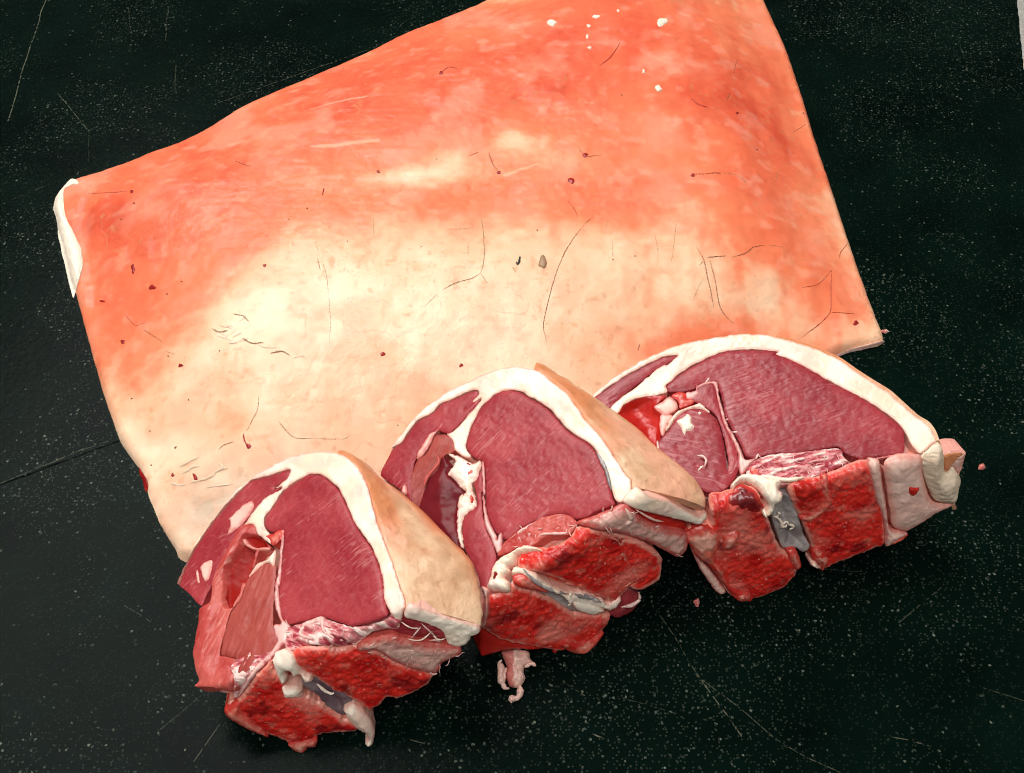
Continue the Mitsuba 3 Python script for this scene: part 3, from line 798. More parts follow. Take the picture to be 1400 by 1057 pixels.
        j = (i + 1) % nl
        V = np.vstack([P.reshape(-1, 3), Q.reshape(-1, 3), P.reshape(-1, 3)[loop], Q.reshape(-1, 3)[loop]])
        F = np.vstack([t, t[:, ::-1] + m, np.column_stack([2 * m + i, 2 * m + nl + i, 2 * m + nl + j]), np.column_stack([2 * m + i, 2 * m + nl + j, 2 * m + j])])
        uu = np.stack(np.broadcast_arrays(u1, v[..., 0]), -1).reshape(-1, 2)
        uv = np.vstack([uu, uu, uu[loop], uu[loop] + .01])
        V[:, 2] = np.maximum(V[:, 2], FLOOR)
        tm = trimesh.Trimesh(V, F, process=False)
        f0 = tm.faces[len(t) // 2]
        if np.cross(V[f0[1]] - V[f0[0]], V[f0[2]] - V[f0[0]]) @ N[nu // 2, nv // 2] < 0:
            tm = trimesh.Trimesh(V, F[:, ::-1], process=False)
        put('skin', (tm, uv), 'skin', self.key)


def fray(chop, region, n, m, seed, plane='chine', length=(6, 18), r=(.00010, .00026), lift=.0016):
    """torn fibres and crumbs too small to tell apart, over a region of the cut"""
    rg = np.random.default_rng(seed)
    pg = Polygon(region).buffer(0)
    x0, y0, x1, y1 = pg.bounds
    got = []
    while len(got) < n:
        c = np.array([rg.uniform(x0, x1), rg.uniform(y0, y1)])
        if not pg.contains(Point(*c)):
            continue
        L, a = rg.uniform(*length), rg.uniform(0, 2 * np.pi)
        t = np.linspace(0, 1, 9)
        ang = a + np.cumsum(rg.normal(0, .35, 9))
        px = c + np.cumsum(np.column_stack([np.cos(ang), np.sin(ang)]) * L / 9, 0)
        q, nn = chop.solid[plane].surface(px)
        q = q + nn * (lift + rg.uniform(-.0004, .0003) + .0005 * rg.random() * np.sin(np.pi * t))[:, None]
        got.append(tube(q, rg.uniform(*r), 5, seed, .6)[0])
    put('frayed_tissue', trimesh.util.concatenate(got), m, chop.key, kind='stuff')


def O1(t): return Z(200, 590, 2.264, t)
def A1_(t): return Z(230, 600, 5.284, t)
def C1(t): return Z(250, 780, 5.284, t)
def D1(t): return Z(400, 820, 4.718, t)
def O2(t): return Z(480, 480, 2.1135, t)
def E2(t): return Z(500, 490, 5.284, t)
def F2(t): return Z(730, 500, 5.284, t)
def G2(t): return Z(600, 660, 4.403, t)
def H2(t): return Z(630, 740, 4.0, t)
def B2(t): return Z(430, 600, 5.284, t)
def I3(t): return Z(800, 440, 4.718, t)
def J3(t): return Z(1060, 440, 4.718, t)
def K3(t): return Z(920, 620, 5.032, t)
def L3(t): return Z(1080, 590, 5.035, t)
def cat(*a): return np.vstack(a)


R = math.radians
# ---- first chop, bottom left
c1 = Chop('raw loin chop at the bottom left with a hooked white fat tag on its bone', (275, 935), .026, (-.40, -.06, .91), .018, (330, 920), (553, 831), (420, 1020), (657, 856))
canal1 = c1.chine.hit([[395, 900], [500, 965]])
w1 = canal1[1] - canal1[0]
w1 = w1 * (.026 / abs(w1 @ c1.face.n))
FACE1 = O1('97,470 125,420 165,345 210,270 270,190 340,135 420,90 500,65 560,62 610,75 650,105 680,160 700,230 715,290 740,350 765,420 780,470 795,510 800,545 790,575 780,605 740,600 690,640 600,640 500,680 430,720 380,740 330,790 290,800 240,800 160,785 155,700 150,680 160,600 168,545 130,500')
c1.body(FACE1, w1)
c1.skin(O1('590,68 622,82 650,104 680,159 700,229 716,289 742,349 767,419 782,469 798,509 804,545'), O1('612,76 660,104 720,150 800,202 870,262 940,332 1000,392 1022,440 1032,500 1042,560 1035,602'), seed=3)
c1.put('fat_cap', cat(O1('97,470 125,420 165,345 210,270 270,190 340,135 420,90 500,65 560,62 610,75 650,105 680,160 700,230 715,290 740,350 765,420 780,470 795,510 800,545 790,575 780,610 768,580 755,560 738,520 732,450 716,400 692,350 656,300 626,240 602,185 580,160 545,135 510,130'),
                      A1_('980,272 885,330 825,380 765,470 705,550 690,610 725,680 755,745 735,755 700,735 645,680 622,622 580,617 545,625 640,498 720,418 800,372 822,345 772,357 860,290 885,225 830,228 740,262 600,298 500,388 390,508 280,648 230,728 170,818 105,950')),
       'fat', dome=.0008, edge=.002, drop=.0002, up=.0002, bump=.0004, freq=320, ragged=.0006, rfreq=420, seed=5)
c1.put('flank_muscle', cat(A1_('878,230 830,236 740,270 605,306 505,396 395,516 286,655 236,735 178,822 118,950 85,1040'), O1('103,478 132,500 168,540 185,505'), A1_('350,1000 380,900 440,800 520,680 538,622 635,496 715,415 795,370 815,348 775,362 770,350 855,290')),
       'muscle', turn=R(-35), dome=.0010, seed=6)
c1.put('fat_streak', A1_('620,450 560,465 500,520 450,570 400,560 450,600 430,695 470,680 540,610 620,500'), 'fat_pink', up=.0012, dome=.0004, edge=.001, depth=.002)
c1.put('fat_streak', A1_('320,870 260,890 230,940 270,1040 310,1000 330,920'), 'fat_pink', up=.0010, dome=.0004, edge=.001, depth=.002)
c1.put('fat_streak', A1_('220,940 200,970 215,1050 240,1040 230,980'), 'fat_pink', up=.0010, dome=.0004, edge=.001, depth=.002)
dark1 = c1.face.uv(c1.face.hit(cat(A1_('640,790 600,880 560,980 545,1057'), C1('400,160 340,230 290,270'))))
kd_d1 = cKDTree(resample(dark1, .0005, False))
ridge1 = cKDTree(resample(c1.face.uv(c1.face.hit(cat(A1_('520,690 440,830 360,1010'), C1('200,280 160,480 150,700')))), .0005, False))
hollow1 = c1.face.uv(c1.solid['face'].hit(spline(cat(A1_('560,700 520,790 460,880 420,980 400,1057'), C1('310,90 290,200 290,262 340,275 400,190 430,90'), A1_('560,1050 610,900 640,800 720,790 690,730 640,700')))))
hol_kd, hol_pg = cKDTree(resample(hollow1, .0004)), Polygon(hollow1).buffer(0)


def strands(p, ang, amp, lu=.014, lv=.0022, seed=0):
    c_, s_ = math.cos(ang), math.sin(ang)
    q = np.column_stack([(p[:, 0] * c_ + p[:, 1] * s_) / lu, (-p[:, 0] * s_ + p[:, 1] * c_) / lv, np.full(len(p), seed + .5)])
    return amp * 2 * (meshkit.fbm(q, 3, seed) - .5)


def dip1(p):
    return np.where(contains_xy(hol_pg, p[:, 0], p[:, 1]), np.clip(hol_kd.query(p)[0] / .0012, 0, 1), 0)


c1.put('inner_flank', cat(A1_('622,625 580,622 540,640 445,805 345,1010'), C1('215,235 125,275 118,350 95,500 75,600 92,680 120,795 80,835 160,835 280,860 365,880 365,760 340,700 380,640 300,620 262,605 300,450 340,300 410,210 455,90'), A1_('575,1000 625,900 655,810 740,795 700,740 640,690')),
       'muscle_rosy', turn=R(-60), dome=.0008, seed=9, fn=lambda p, d: .0016 * np.exp(-(ridge1.query(p)[0] / .0035)**2) + strands(p, R(76), .0012, seed=3) * np.clip(d / .002, 0, 1) - .0045 * dip1(p))
c1.put('red_hollow', cat(A1_('560,700 520,790 460,880 420,980 400,1057'), C1('310,90 290,200 290,262 340,275 400,190 430,90'), A1_('560,1050 610,900 640,800 720,790 690,730 640,700')), 'hollow_red', up=-.0010, dome=.0001, edge=.003, depth=.006, seed=21,
       fn=lambda p, d: -.0024 * np.exp(-(kd_d1.query(p)[0] / .0060)**2) * np.clip(d / .001, 0, 1))
c1.put('fat_streak', A1_('540,725 565,725 585,760 640,790 720,785 740,800 690,810 620,800 560,775 540,750'), 'fat_pink', up=.0010, dome=.0007, edge=.001, depth=.004)
c1.put('fat_node', A1_('775,800 720,870 640,910 582,1000 640,950 700,900 742,905 760,940 775,870'), 'fat', up=.0012, dome=.0008, edge=.0015, depth=.004)
c1.put('fat_node', A1_('700,700 760,690 800,660 850,650 840,700 800,740 760,770 730,740'), 'cartilage', up=.0008, dome=.0008, edge=.0015, depth=.004)
c1.put('tenderloin', cat(A1_('700,900 640,935 582,1005'), C1('462,75 415,210 345,312 305,450 272,600 295,618 385,640 345,695 375,765 368,870 385,920 475,765 535,680 632,588 682,505 652,420 652,280 658,150 676,20'), A1_('765,1050 780,930 755,905')),
       'muscle_brown', turn=R(-70), dome=.0012, edge=.004, seed=12, fn=lambda p, d: strands(p, R(76), .0009, seed=8) * np.clip(d / .002, 0, 1))
c1.put('tenderloin_end', C1('500,560 560,600 640,585 560,660 480,760 400,890 375,920 370,760 345,700 400,640'), 'shredded', up=.0008, dome=.0005, edge=.002, depth=.003)
c1.put('sinew', cat(A1_('838,690 822,690 808,830 796,950 775,1057'), C1('688,20 668,120 664,230 688,320 712,380 655,400 670,470 684,512 632,590 535,680 470,765 380,920 420,900 500,790 560,710 660,610 720,540 755,530 760,450 775,400 722,350 700,230 690,120'), A1_('806,1057 818,950 826,830')),
       'sinew', up=.0006, dome=.0008, edge=.0012, depth=.004, seed=14)
c1.put('eye_muscle', cat(O1('545,137 510,132 475,142'), A1_('985,275 885,337 828,388 770,474 712,555 695,610 730,665 805,672 838,720 826,830 816,950 800,1057'), C1('700,60 690,200 710,330 765,385 880,360 1000,325 1050,345 1200,395 1320,425'), O1('640,600 690,596 745,575 736,520 730,450 714,400 690,350 654,300 624,240 600,187 578,163')),
       'muscle', turn=R(-32), dome=.0018, edge=.005, drop=.0006, seed=15)
c1.put('chine_trim', cat(C1('745,430 880,375 1005,335 1040,355 1200,405 1320,435'), O1('640,606 690,602 745,582 785,580 780,610 745,610 700,620 660,650'), C1('1250,530 1100,545 900,535 820,575 745,560')), 'shredded', up=.0004, dome=.0012, edge=.003, bump=.0012, depth=.006, turn=R(25), seed=16)
c1.put('fat_shred', C1('870,380 1000,330 1035,350 1040,440 1110,470 1180,490 1150,510 1070,490 1010,450 990,390 900,420 880,460 960,480 940,510 870,500 840,470'), 'sinew', up=.0016, dome=.0007, edge=.001, depth=.002, bump=.0008)
# the sawn side of the backbone
c1.put('vertebra', D1('0,330 60,300 200,300 330,310 420,280 560,330 700,400 900,450 935,460 900,500 860,550 760,605 670,632 640,620 600,628 560,680 530,700 490,712 380,630 250,570 150,500 60,440 -15,400'),
       'bone', 'chine', dome=.0020, edge=.004, bump=.0007, freq=700, depth=.012, ragged=.0007, seed=17)
c1.put('membrane', D1('420,268 500,238 640,210 740,240 880,265 1000,275 1080,297 1078,340 1010,368 960,400 930,455 800,440 640,372 540,312 430,315'), 'membrane', 'chine', up=.0016, dome=.0010, edge=.003, bump=.0008, depth=.010, turn=R(20), seed=18)
c1.put('recess', D1('690,112 760,110 850,130 960,190 1010,270 900,270 760,245 640,215 620,190 690,180'), 'muscle_deep', 'chine', up=-.0008, dome=.0006, depth=.006, bump=.0012, seed=19)
c1.put('fat_edge', D1('770,18 735,45 720,100 840,128 960,185 1005,268 1082,290 1145,245 1150,220 1195,205 1200,155 1000,100 860,50'), 'fat', 'chine', up=.0012, dome=.0009, edge=.003, bump=.0006, depth=.004, ragged=.0003, turn=R(18), seed=20)
for k, t in enumerate(['700,130 760,150 830,170', '760,240 790,190 830,160', '830,140 880,170 930,230', '740,240 830,230 900,190', '880,250 920,230 960,260', '690,290 760,300 830,290', '900,200 930,225 990,235']):
    c1.strand('strand', D1(t), 'sinew' if k % 3 else 'fat', .00024, 'chine', .0008, sag=.0012)
c1.put('spinal_canal', D1('60,515 140,495 250,575 385,650 350,705 340,752 270,742 200,690 160,625 70,570'), 'canal', 'chine', up=-.0005, dome=.0006, edge=.003, bump=.0005, depth=.006, seed=22,
       fn=lambda p, d: -.0024 * np.clip(d / .004, 0, 1)**2)
c1.put('lower_vertebra', cat(C1('650,640 590,690 540,740 500,800 400,930 330,950 305,990 320,1040'), O1('245,845 250,872 300,905 340,925 380,937 412,950 440,962 470,987 495,990 500,970 525,968 530,940 548,935 600,932 652,924 668,905 612,888 545,842 495,815 440,805 430,770 400,745 385,722')),
       'bone', 'chine', dome=.0022, edge=.005, bump=.0007, freq=700, depth=.014, ragged=.0008, seed=23)
c1.put('bone_end', O1('246,848 252,875 300,905 345,925 380,937 340,885 300,850 290,830'), 'cartilage', 'chine', up=.0016, dome=.0014, edge=.003, depth=.010)
c1.put('bone_end', O1('440,962 470,987 495,990 500,970 525,968 530,940 495,940 460,945'), 'cartilage', 'chine', up=.0016, dome=.0012, edge=.003, depth=.010)
c1.put('fat_node', C1('690,600 665,680 690,740 720,800 760,760 740,710 770,700 800,740 850,725 880,780 940,770 930,735 860,690 810,600 760,570'), 'fat', 'chine', up=.0022, dome=.0014, edge=.002, bump=.0009, depth=.008)
c1.put('fat_node', C1('715,820 760,812 830,812 872,840 850,862 870,880 800,892 735,888'), 'fat', 'chine', up=.0022, dome=.0014, edge=.002, bump=.0009, depth=.008)
c1.put('fat_tag', D1('330,692 360,670 395,655 430,680 455,695 500,752 532,830 518,910 485,930 466,905 492,880 480,850 430,822 370,765'), 'fat', 'chine', label='hooked white fat tag', up=.0024, dome=.0016, edge=.004, bump=.0006, depth=.006, seed=26)
c1.strand('canal_lining', D1('160,515 210,560 255,580 270,572'), 'fat', .0005, 'chine', .0018)

fray(c1, C1('745,420 1000,330 1320,430 1320,520 900,540 760,560'), 26, 'sinew', 1, 'face', r=(.0001, .0002), lift=.0004)
fray(c1, D1('430,290 640,220 1000,290 1070,320 930,440 700,390'), 16, 'sinew', 4, r=(.0001, .0002), lift=.0019)
c1.flesh()
# ---- second chop, in the middle
c2 = Chop('middle loin chop with a glossy dark purple muscle and pink fat tag below', (665, 830), .034, (-.36, -.12, .92), .021, (665, 830), (855, 692), (770, 892), (964, 689))
canal2 = c2.chine.hit([[700, 775], [830, 835]])
w2 = canal2[1] - canal2[0]
w2 = w2 * (.030 / abs(w2 @ c2.face.n))
FACE2 = cat(E2('80,850 130,740 190,640 280,520 350,430 480,320 580,250 700,190 850,120 1040,60 1180,75 1260,100'), F2('110,100 220,190 290,270 370,390 470,500 540,600 600,690 660,780 700,830 695,930 640,980'), G2('1050,150 950,200 830,250 760,330 600,400 480,440 380,460 320,560 300,650 270,760 245,800 200,600 100,400'), B2('900,900 700,640 560,420 430,300'))
c2.body(FACE2, w2)
c2.skin(cat(E2('1215,84 1260,98'), F2('112,98 222,188 293,268 374,388 474,498 545,598 605,688 664,778 704,828 704,885')), cat(E2('1225,84 1270,98'), F2('140,102 300,190 470,290 620,380 750,470 850,570 960,660 1100,770 1180,850 1220,920 1240,985 1234,1032')), seed=13, bulge=.003)
c2.put('fat_cap', cat(E2('82,848 130,740 190,640 280,520 350,430 480,320 580,250 700,190 850,120 1040,60 1180,75 1260,100'), F2('110,100 220,190 290,270 370,390 470,500 540,600 600,690 660,780 700,830 695,930 640,985 585,965 550,840 515,740 465,640 404,560 314,510 224,440 124,320 4,240'),
                      E2('1205,290 1122,242 1050,228 975,238 895,294 826,363 786,443 746,532 722,640 762,705 735,720 690,700 645,660 625,590 585,545 610,543 695,468 770,380 835,302 830,285 805,305 770,315 815,262 810,230 750,238 640,287 538,327 488,387 378,447 298,547 258,607 188,647 148,727 98,850')),
       'fat', dome=.0008, edge=.002, drop=.0002, up=.0002, bump=.0004, freq=320, ragged=.0006, rfreq=420, seed=31)
c2.put('flank_muscle', cat(E2('806,236 750,245 642,294 543,334 493,394 383,454 303,554 262,614 194,654 154,734 108,845 240,940 290,985 330,1040 330,920 335,830 372,690 445,570 515,520 588,540 605,536 690,462 765,375 828,300 800,310 765,318 700,372 770,310 812,262')),
       'muscle', turn=R(-42), dome=.0010, seed=32)
c2.put('fat_streak', E2('510,520 460,550 420,610 380,680 370,730 420,690 470,610 500,550 580,455 560,455'), 'fat_pink', up=.0011, dome=.0005, edge=.001, depth=.003)
c2.put('fat_streak', E2('275,915 300,925 300,980 270,985 262,950'), 'fat_pink', up=.0011, dome=.0008, edge=.001, depth=.003)
gro2 = cKDTree(resample(c2.face.uv(c2.face.hit(E2('520,790 450,860 415,960 390,1057'))), .0005, False))
c2.put('inner_flank', E2('580,552 505,562 445,682 372,732 335,832 312,922 300,1000 330,1090 420,1120 470,1057 500,900 580,760 560,705 645,665 636,600'), 'muscle_brown', turn=R(-60), dome=.0010, seed=33, fn=lambda p, d: strands(p, R(58), .0008, seed=5) * np.clip(d / .002, 0, 1) - .002 * np.exp(-(gro2.query(p)[0] / .004)**2) * np.clip(d / .001, 0, 1))
c2.put('tenderloin', cat(E2('540,705 525,790 450,862 415,960'), B2('740,540 800,620 900,720 1000,790 1060,820 1050,740 1035,640 1030,560 1045,450 1090,385 1000,292 960,252 990,195 940,130 900,110')), 'wet_purple', label='glossy dark purple muscle', up=-.0006, dome=.0030, edge=.009, drop=.0012, bump=.0006, freq=160, depth=.006, seed=34)
c2.strand('fat_rim', E2('520,700 530,760 450,860 420,940'), 'muscle_rosy', .0007, 'face', .0003)
c2.put('fat_column', cat(E2('590,690 650,700 690,715 765,760 800,760 815,740 840,745 830,780 815,850 790,885 765,900 770,960 790,1000'), G2('215,100 232,130 220,155 150,208 140,300 150,395 130,370 112,300 112,200 122,100 150,60'), E2('700,1000 720,965 660,905 620,862 592,832 640,770 650,740')),
       'fat', up=.0012, dome=.0014, edge=.002, bump=.0012, freq=380, ragged=.0010, depth=.006, seed=35)
c2.put('fat_pit', E2('700,735 765,770 750,780 705,755'), 'blood_clot', up=.0026, dome=.0002, edge=.001, depth=.002)
c2.put('fat_pit', E2('740,830 775,800 800,830 760,870 735,870'), 'cartilage', up=.0026, dome=.0004, edge=.001, depth=.002)
c2.put('fat_pit', G2('190,70 215,85 215,130 190,130'), 'cartilage', up=.0025, dome=.0004, edge=.001, depth=.002)
c2.put('side_muscle', cat(E2('840,800 800,880 780,900 795,960 810,1057'), G2('228,140 152,212 142,300 155,392 200,480 235,560 255,640 300,645 330,500 345,440 316,350 284,280 262,180 252,60'), E2('845,960')), 'muscle', turn=R(-60), dome=.0010, seed=36)
c2.put('sinew', cat(E2('842,750 856,760 862,900 862,1057'), G2('272,60 282,150 306,240 345,320 350,350 372,300 382,320 380,400 350,425 318,345 280,260 268,150 258,60'), E2('846,1000 846,900')), 'sinew', up=.0008, dome=.0007, edge=.001, depth=.003, seed=37)
c2.put('eye_muscle', cat(E2('1050,230 978,240 898,296 830,366 790,446 750,534 727,640 766,702 842,742 866,850 870,1057'), G2('272,20 296,200 352,312 370,295 400,345 480,276 560,236 650,196 760,182 822,216 900,196 950,168 1055,128'), F2('570,960 542,840 507,742 457,642 398,562 308,514 218,446 118,326 -4,244'), E2('1200,294 1118,245')),
       'muscle', turn=R(-44), dome=.0018, edge=.005, drop=.0006, seed=38)
c2.strand('fat_lining', F2('455,630 490,690 520,750 545,840 560,900'), 'canal_pale', .0006, 'face', .0002)
c2.put('chine_muscle', G2('480,285 560,242 650,202 760,187 820,222 832,250 782,312 650,322 560,382 482,392 400,425 352,440 372,400 402,352'), 'muscle_rosy', up=.0004, dome=.0014, edge=.003, bump=.0008, turn=R(-20), seed=39)
c2.put('fat_shred', G2('480,290 560,245 640,215 600,240 540,275 560,310 540,340 530,290 500,310 470,330'), 'sinew', up=.0016, dome=.0006, edge=.001, depth=.002, bump=.0006)
c2.strand('fat_shred', G2('610,330 650,318 770,315 780,290'), 'sinew', .0005, 'face', .0016)
c2.put('recess', O2('795,440 850,455 900,475 970,500 968,520 900,520 840,500 800,470'), 'blood_red', 'chine', up=-.001, dome=.0006, depth=.008, bump=.0008, seed=40)
c2.put('membrane', O2('650,500 700,480 745,462 775,448 800,445 840,480 900,505 962,520 968,560 960,575 940,590 900,570 860,548 790,525 740,515 700,512'), 'membrane', 'chine', up=.0016, dome=.0010, edge=.003, bump=.0008, depth=.010, turn=R(22), seed=41)
c2.put('fat_edge', F2('640,985 735,885 780,905 830,930 940,955 1060,1015 1180,1075 1225,1040 1238,1080 1215,1105 1180,1135 1080,1110 900,1065 760,1030'), 'fat', 'chine', up=.0014, dome=.0010, edge=.003, bump=.0006, depth=.004, ragged=.0003, turn=R(18), seed=42)
c2.strand('strand', O2('790,450 800,475 785,490'), 'fat_pink', .0008, 'chine', .0025)
c2.strand('strand', O2('820,455 870,480 900,490'), 'fat_pink', .0004, 'chine', .0006, sag=.001)
c2.put('vertebra', G2('470,460 500,420 560,390 700,380 790,320 830,262 900,268 1000,290 1100,310 1200,340 1310,415 1345,470 1320,575 1270,610 1220,635 1150,630 1120,660 1090,690 1050,730 980,690 850,640 700,570 560,530 480,512'), 'bone', 'chine', dome=.0022, edge=.005, bump=.0007, freq=700, depth=.014, ragged=.0006, seed=43)
c2.put('red_bone_end', G2('1095,330 1200,348 1300,415 1330,470 1315,570 1220,630 1150,620 1160,540 1110,470 1080,400'), 'bone', 'chine', up=.0014, dome=.0006, edge=.004, depth=.004, bump=.0010, seed=44)
for k, t in enumerate(['840,262 790,300 830,355 900,330', '930,320 960,370 950,420 860,440', '1000,310 1060,330 1085,370 1060,420 950,440', '960,350 1010,390 1040,370', '500,415 600,420 690,440 720,500', '1150,520 1160,570 1100,620', '900,520 880,550 920,560', '730,580 800,600 900,610', '1020,630 1010,680 1050,720']):
    c2.strand('sinew', G2(t), 'cartilage', .00024, 'chine', .0013, wob=.9)
c2.put('fat_seam', G2('320,575 350,485 430,432 520,385 600,398 640,420 560,430 485,445 470,500 430,520 440,540 400,580 430,600 420,650 300,652'), 'fat', 'chine', up=.0022, dome=.0014, edge=.0018, bump=.0010, depth=.008, ragged=.0006, seed=45)
c2.put('fat_pit', G2('345,610 350,560 370,545 382,575 365,605'), 'blood_clot', 'chine', up=.0046, dome=.0002, edge=.001, depth=.003)
c2.put('fat_seam', G2('470,510 560,532 650,590 760,640 870,650 980,690 1010,712 1085,680 1075,720 1015,765 1000,745 900,730 800,700 700,650 600,600 500,560 440,560'), 'fat', 'chine', up=.0010, dome=.0016, edge=.002, bump=.0011, depth=.008, ragged=.0007, seed=46)
c2.put('spinal_canal', G2('440,580 500,575 600,620 700,660 790,710 880,770 980,780 940,795 800,785 700,720 600,660 480,625 420,650'), 'canal_pale', 'chine', up=-.0008, dome=.0006, edge=.003, depth=.006, seed=47)
c2.put('nerve', G2('800,690 860,690 940,710 990,750 960,772 900,778 820,750 790,715'), 'fat', 'chine', up=.0012, dome=.0022, edge=.004, bump=.0004, depth=.006, seed=48)
c2.put('cartilage', G2('455,560 520,550 590,580 650,620 640,650 560,630 490,620 450,600'), 'cartilage', 'chine', up=.0012, dome=.0014, edge=.002, depth=.006)
for k, t in enumerate(['520,530 600,590 700,630 760,640', '660,610 740,650 780,690 760,710', '800,640 850,660 910,670 960,690', '780,630 770,660 800,680', '860,640 880,660 920,660']):
    c2.strand('strand', G2(t), ('canal_pale', 'fat')[k % 2], .0006, 'chine', .0026, wob=.8)
c2.put('fat_seam', G2('300,640 320,660 300,720 285,790 262,850 245,850 262,770 285,700 262,650 270,625'), 'fat_pink', 'chine', up=.0022, dome=.0008, edge=.001, depth=.008)
c2.put('lower_vertebra', G2('302,675 420,652 440,600 480,622 560,642 700,712 790,775 880,785 1030,792 1020,840 985,890 950,950 915,1000 890,1035 860,1040 780,1003 700,1010 560,982 440,962 350,932 290,892 247,862 272,765'), 'bone', 'chine', dome=.0022, edge=.005, bump=.0007, freq=700, depth=.014, ragged=.0007, seed=49)
c2.put('bone_end', G2('700,960 780,1003 860,1042 890,1032 915,1000 950,950 985,890 900,920 830,930 760,900 720,930'), 'cartilage', 'chine', up=.0022, dome=.0010, edge=.003, depth=.012)
c2.put('under_muscle', G2('245,862 290,895 350,935 440,962 560,985 640,1005 560,1012 450,1010 390,1022 320,1040 260,1052 252,960'), 'blood_red', 'chine', up=-.0006, dome=.0010, edge=.003, depth=.010)
c2.put('muscle_nub', G2('1100,645 1150,632 1190,645 1205,690 1232,705 1228,760 1180,820 1120,848 1065,850 1025,825 1030,790 1050,735'), 'muscle', 'chine', up=-.0040, dome=.0045, edge=.008, bump=.0005, depth=.012, turn=R(40), seed=50)
c2.strand('nub_membrane', G2('1195,645 1200,690 1150,725 1090,735'), 'sinew', .0006, 'chine', .0012)
tagp = Plane(at_z([[700, 905]], .004)[0], (0, -.35, .94))
put('fat_tag', patch(H2('222,605 240,648 252,690 245,740 270,795 305,802 330,790 352,752 345,715 352,680 385,670 412,682 380,640 372,605 300,590'), tagp, dome=.0022, edge=.004, bump=.0016, freq=420, depth=.004, seed=51), 'fat_pink', c2.key, 'pink fat tag hanging below the bone')
for t, r in [('225,650 212,662 222,700 218,745 240,800 265,805', .0011), ('322,785 325,830 310,858 285,860 272,868 280,885', .0012), ('250,690 240,720 238,760', .0006), ('300,700 320,730 318,780', .0007), ('350,690 385,668 412,682', .0008), ('290,650 310,690 340,740', .0006)]:
    q = tagp.moved(.0012).hit(resample(spline(H2(t), 8, False), 2.0, False))
    put('fat_curl', tube(q, r, 8, 5, .5), 'fat_pink', c2.key)
c2.put('blood_drop', H2('510,605 535,610 545,630 525,645 512,630'), 'blood_red', 'chine', up=-.001, dome=.001, depth=.004)

fray(c2, G2('480,300 760,190 830,250 650,330 480,400 400,420'), 16, 'sinew', 6, 'face', r=(.0001, .0002), lift=.0005)
fray(c2, O2('650,505 780,450 960,520 950,585 860,545 730,515'), 18, 'sinew', 9, r=(.0001, .0002), lift=.0019)
c2.flesh()
# ---- third chop, right
c3 = Chop('rightmost loin chop lying flat, its backbone cut showing grey canal and pale pink end', (945, 740), .040, (-.12, -.12, .98), .036, (960, 700), (1240, 625), (1030, 815))
canal3 = c3.chine.hit([[1066, 665], [1104, 765]])
w3 = canal3[1] - canal3[0]
w3 = w3 * (c3.T / abs(w3 @ c3.face.n))
FACE3 = cat(I3('20,500 160,380 350,260 500,190 640,140 800,110 1000,80 1150,85'), J3('0,100 150,140 270,180 400,240 500,310 600,375 720,450 820,540 900,610 970,655 1010,710 1035,770 1000,800 930,850 830,850 600,890 450,940 200,1010'), K3('760,210 600,180 470,210 330,260 240,290 160,250 80,160'), I3('540,900 400,780 250,640'))
c3.body(FACE3, w3)
c3.skin(J3('0,104 150,144 270,184 400,244 500,314 600,379 720,454 820,544 900,614 970,659 1008,712 1030,770'), along=w3 * .9, seed=23, bulge=.0002, thick=.0015)
c3.put('fat_cap', cat(I3('20,500 160,380 350,260 500,190 640,140 800,110 1000,80 1150,85'), J3('0,100 150,140 270,180 400,240 500,310 600,375 720,450 820,540 900,610 970,655 1010,710 1035,770 1000,800 935,850 885,803 836,705 784,645 704,585 603,515 473,445 353,385 203,295 103,245 3,210'),
                      I3('1250,194 1150,180 1000,180 902,190 803,225 704,275 606,334 556,384 518,412 530,452 452,474 332,494 252,535 212,585 160,563 222,498 322,428 452,318 512,280 530,278 600,218 500,228 402,273 302,322 162,412 45,500')),
       'fat', dome=.0008, edge=.002, drop=.0002, up=.0002, bump=.0004, freq=320, ragged=.0006, rfreq=420, seed=61)
c3.put('flank_muscle', I3('598,220 500,233 403,279 303,329 165,417 50,505 155,556 228,486 318,416 448,314 510,277 525,272'), 'muscle_deep', turn=R(-30), dome=.0008, seed=62)
gro3 = cKDTree(resample(c3.face.uv(c3.face.hit(I3('330,560 400,640 440,740'))), .0005, False))
c3.put('red_muscle', I3('520,470 420,480 332,498 254,538 208,592 300,700 400,800 470,850 490,700 500,600 448,552 500,500'), 'blood_red', label='bright red hollow muscle', dome=.0008, seed=63, fn=lambda p, d: -.0040 * np.exp(-(gro3.query(p)[0] / .006)**2) * np.clip(d / .0015, 0, 1))
c3.put('pink_fat', I3('545,482 500,512 447,550 492,595 540,598 600,560 590,520'), 'fat_pink', up=.0006, dome=.0008, edge=.002, depth=.005)
c3.put('pink_fat', I3('490,600 480,690 500,740 525,690 565,615 545,600'), 'fat_pink', up=.0005, dome=.0006, edge=.002, depth=.005)
c3.put('pink_fat', I3('555,480 600,455 650,462 655,500 690,495 700,525 640,548 610,555 600,515'), 'cartilage', up=.0006, dome=.0008, edge=.002, depth=.005)
c3.put('pink_fat', I3('650,462 710,445 720,420 735,470 690,500 655,498'), 'sinew', up=.0006, dome=.0008, edge=.002, depth=.005)
c3.put('tenderloin', cat(I3('600,600 545,690 475,765 465,825 540,920 660,1080'), K3('150,235 240,262 320,265 398,205 450,115 475,0'), I3('925,960 908,880 888,750 850,630 800,588 740,562 680,564')), 'muscle_deep', turn=R(20), dome=.0020, edge=.006, seed=65)
c3.put('fat_rim', I3('515,700 540,650 565,612 605,575 700,540 720,530 745,525 775,555 805,588 740,562 680,562 610,600 560,660 532,700'), 'fat', up=.0014, dome=.0008, edge=.001, depth=.004, seed=66)
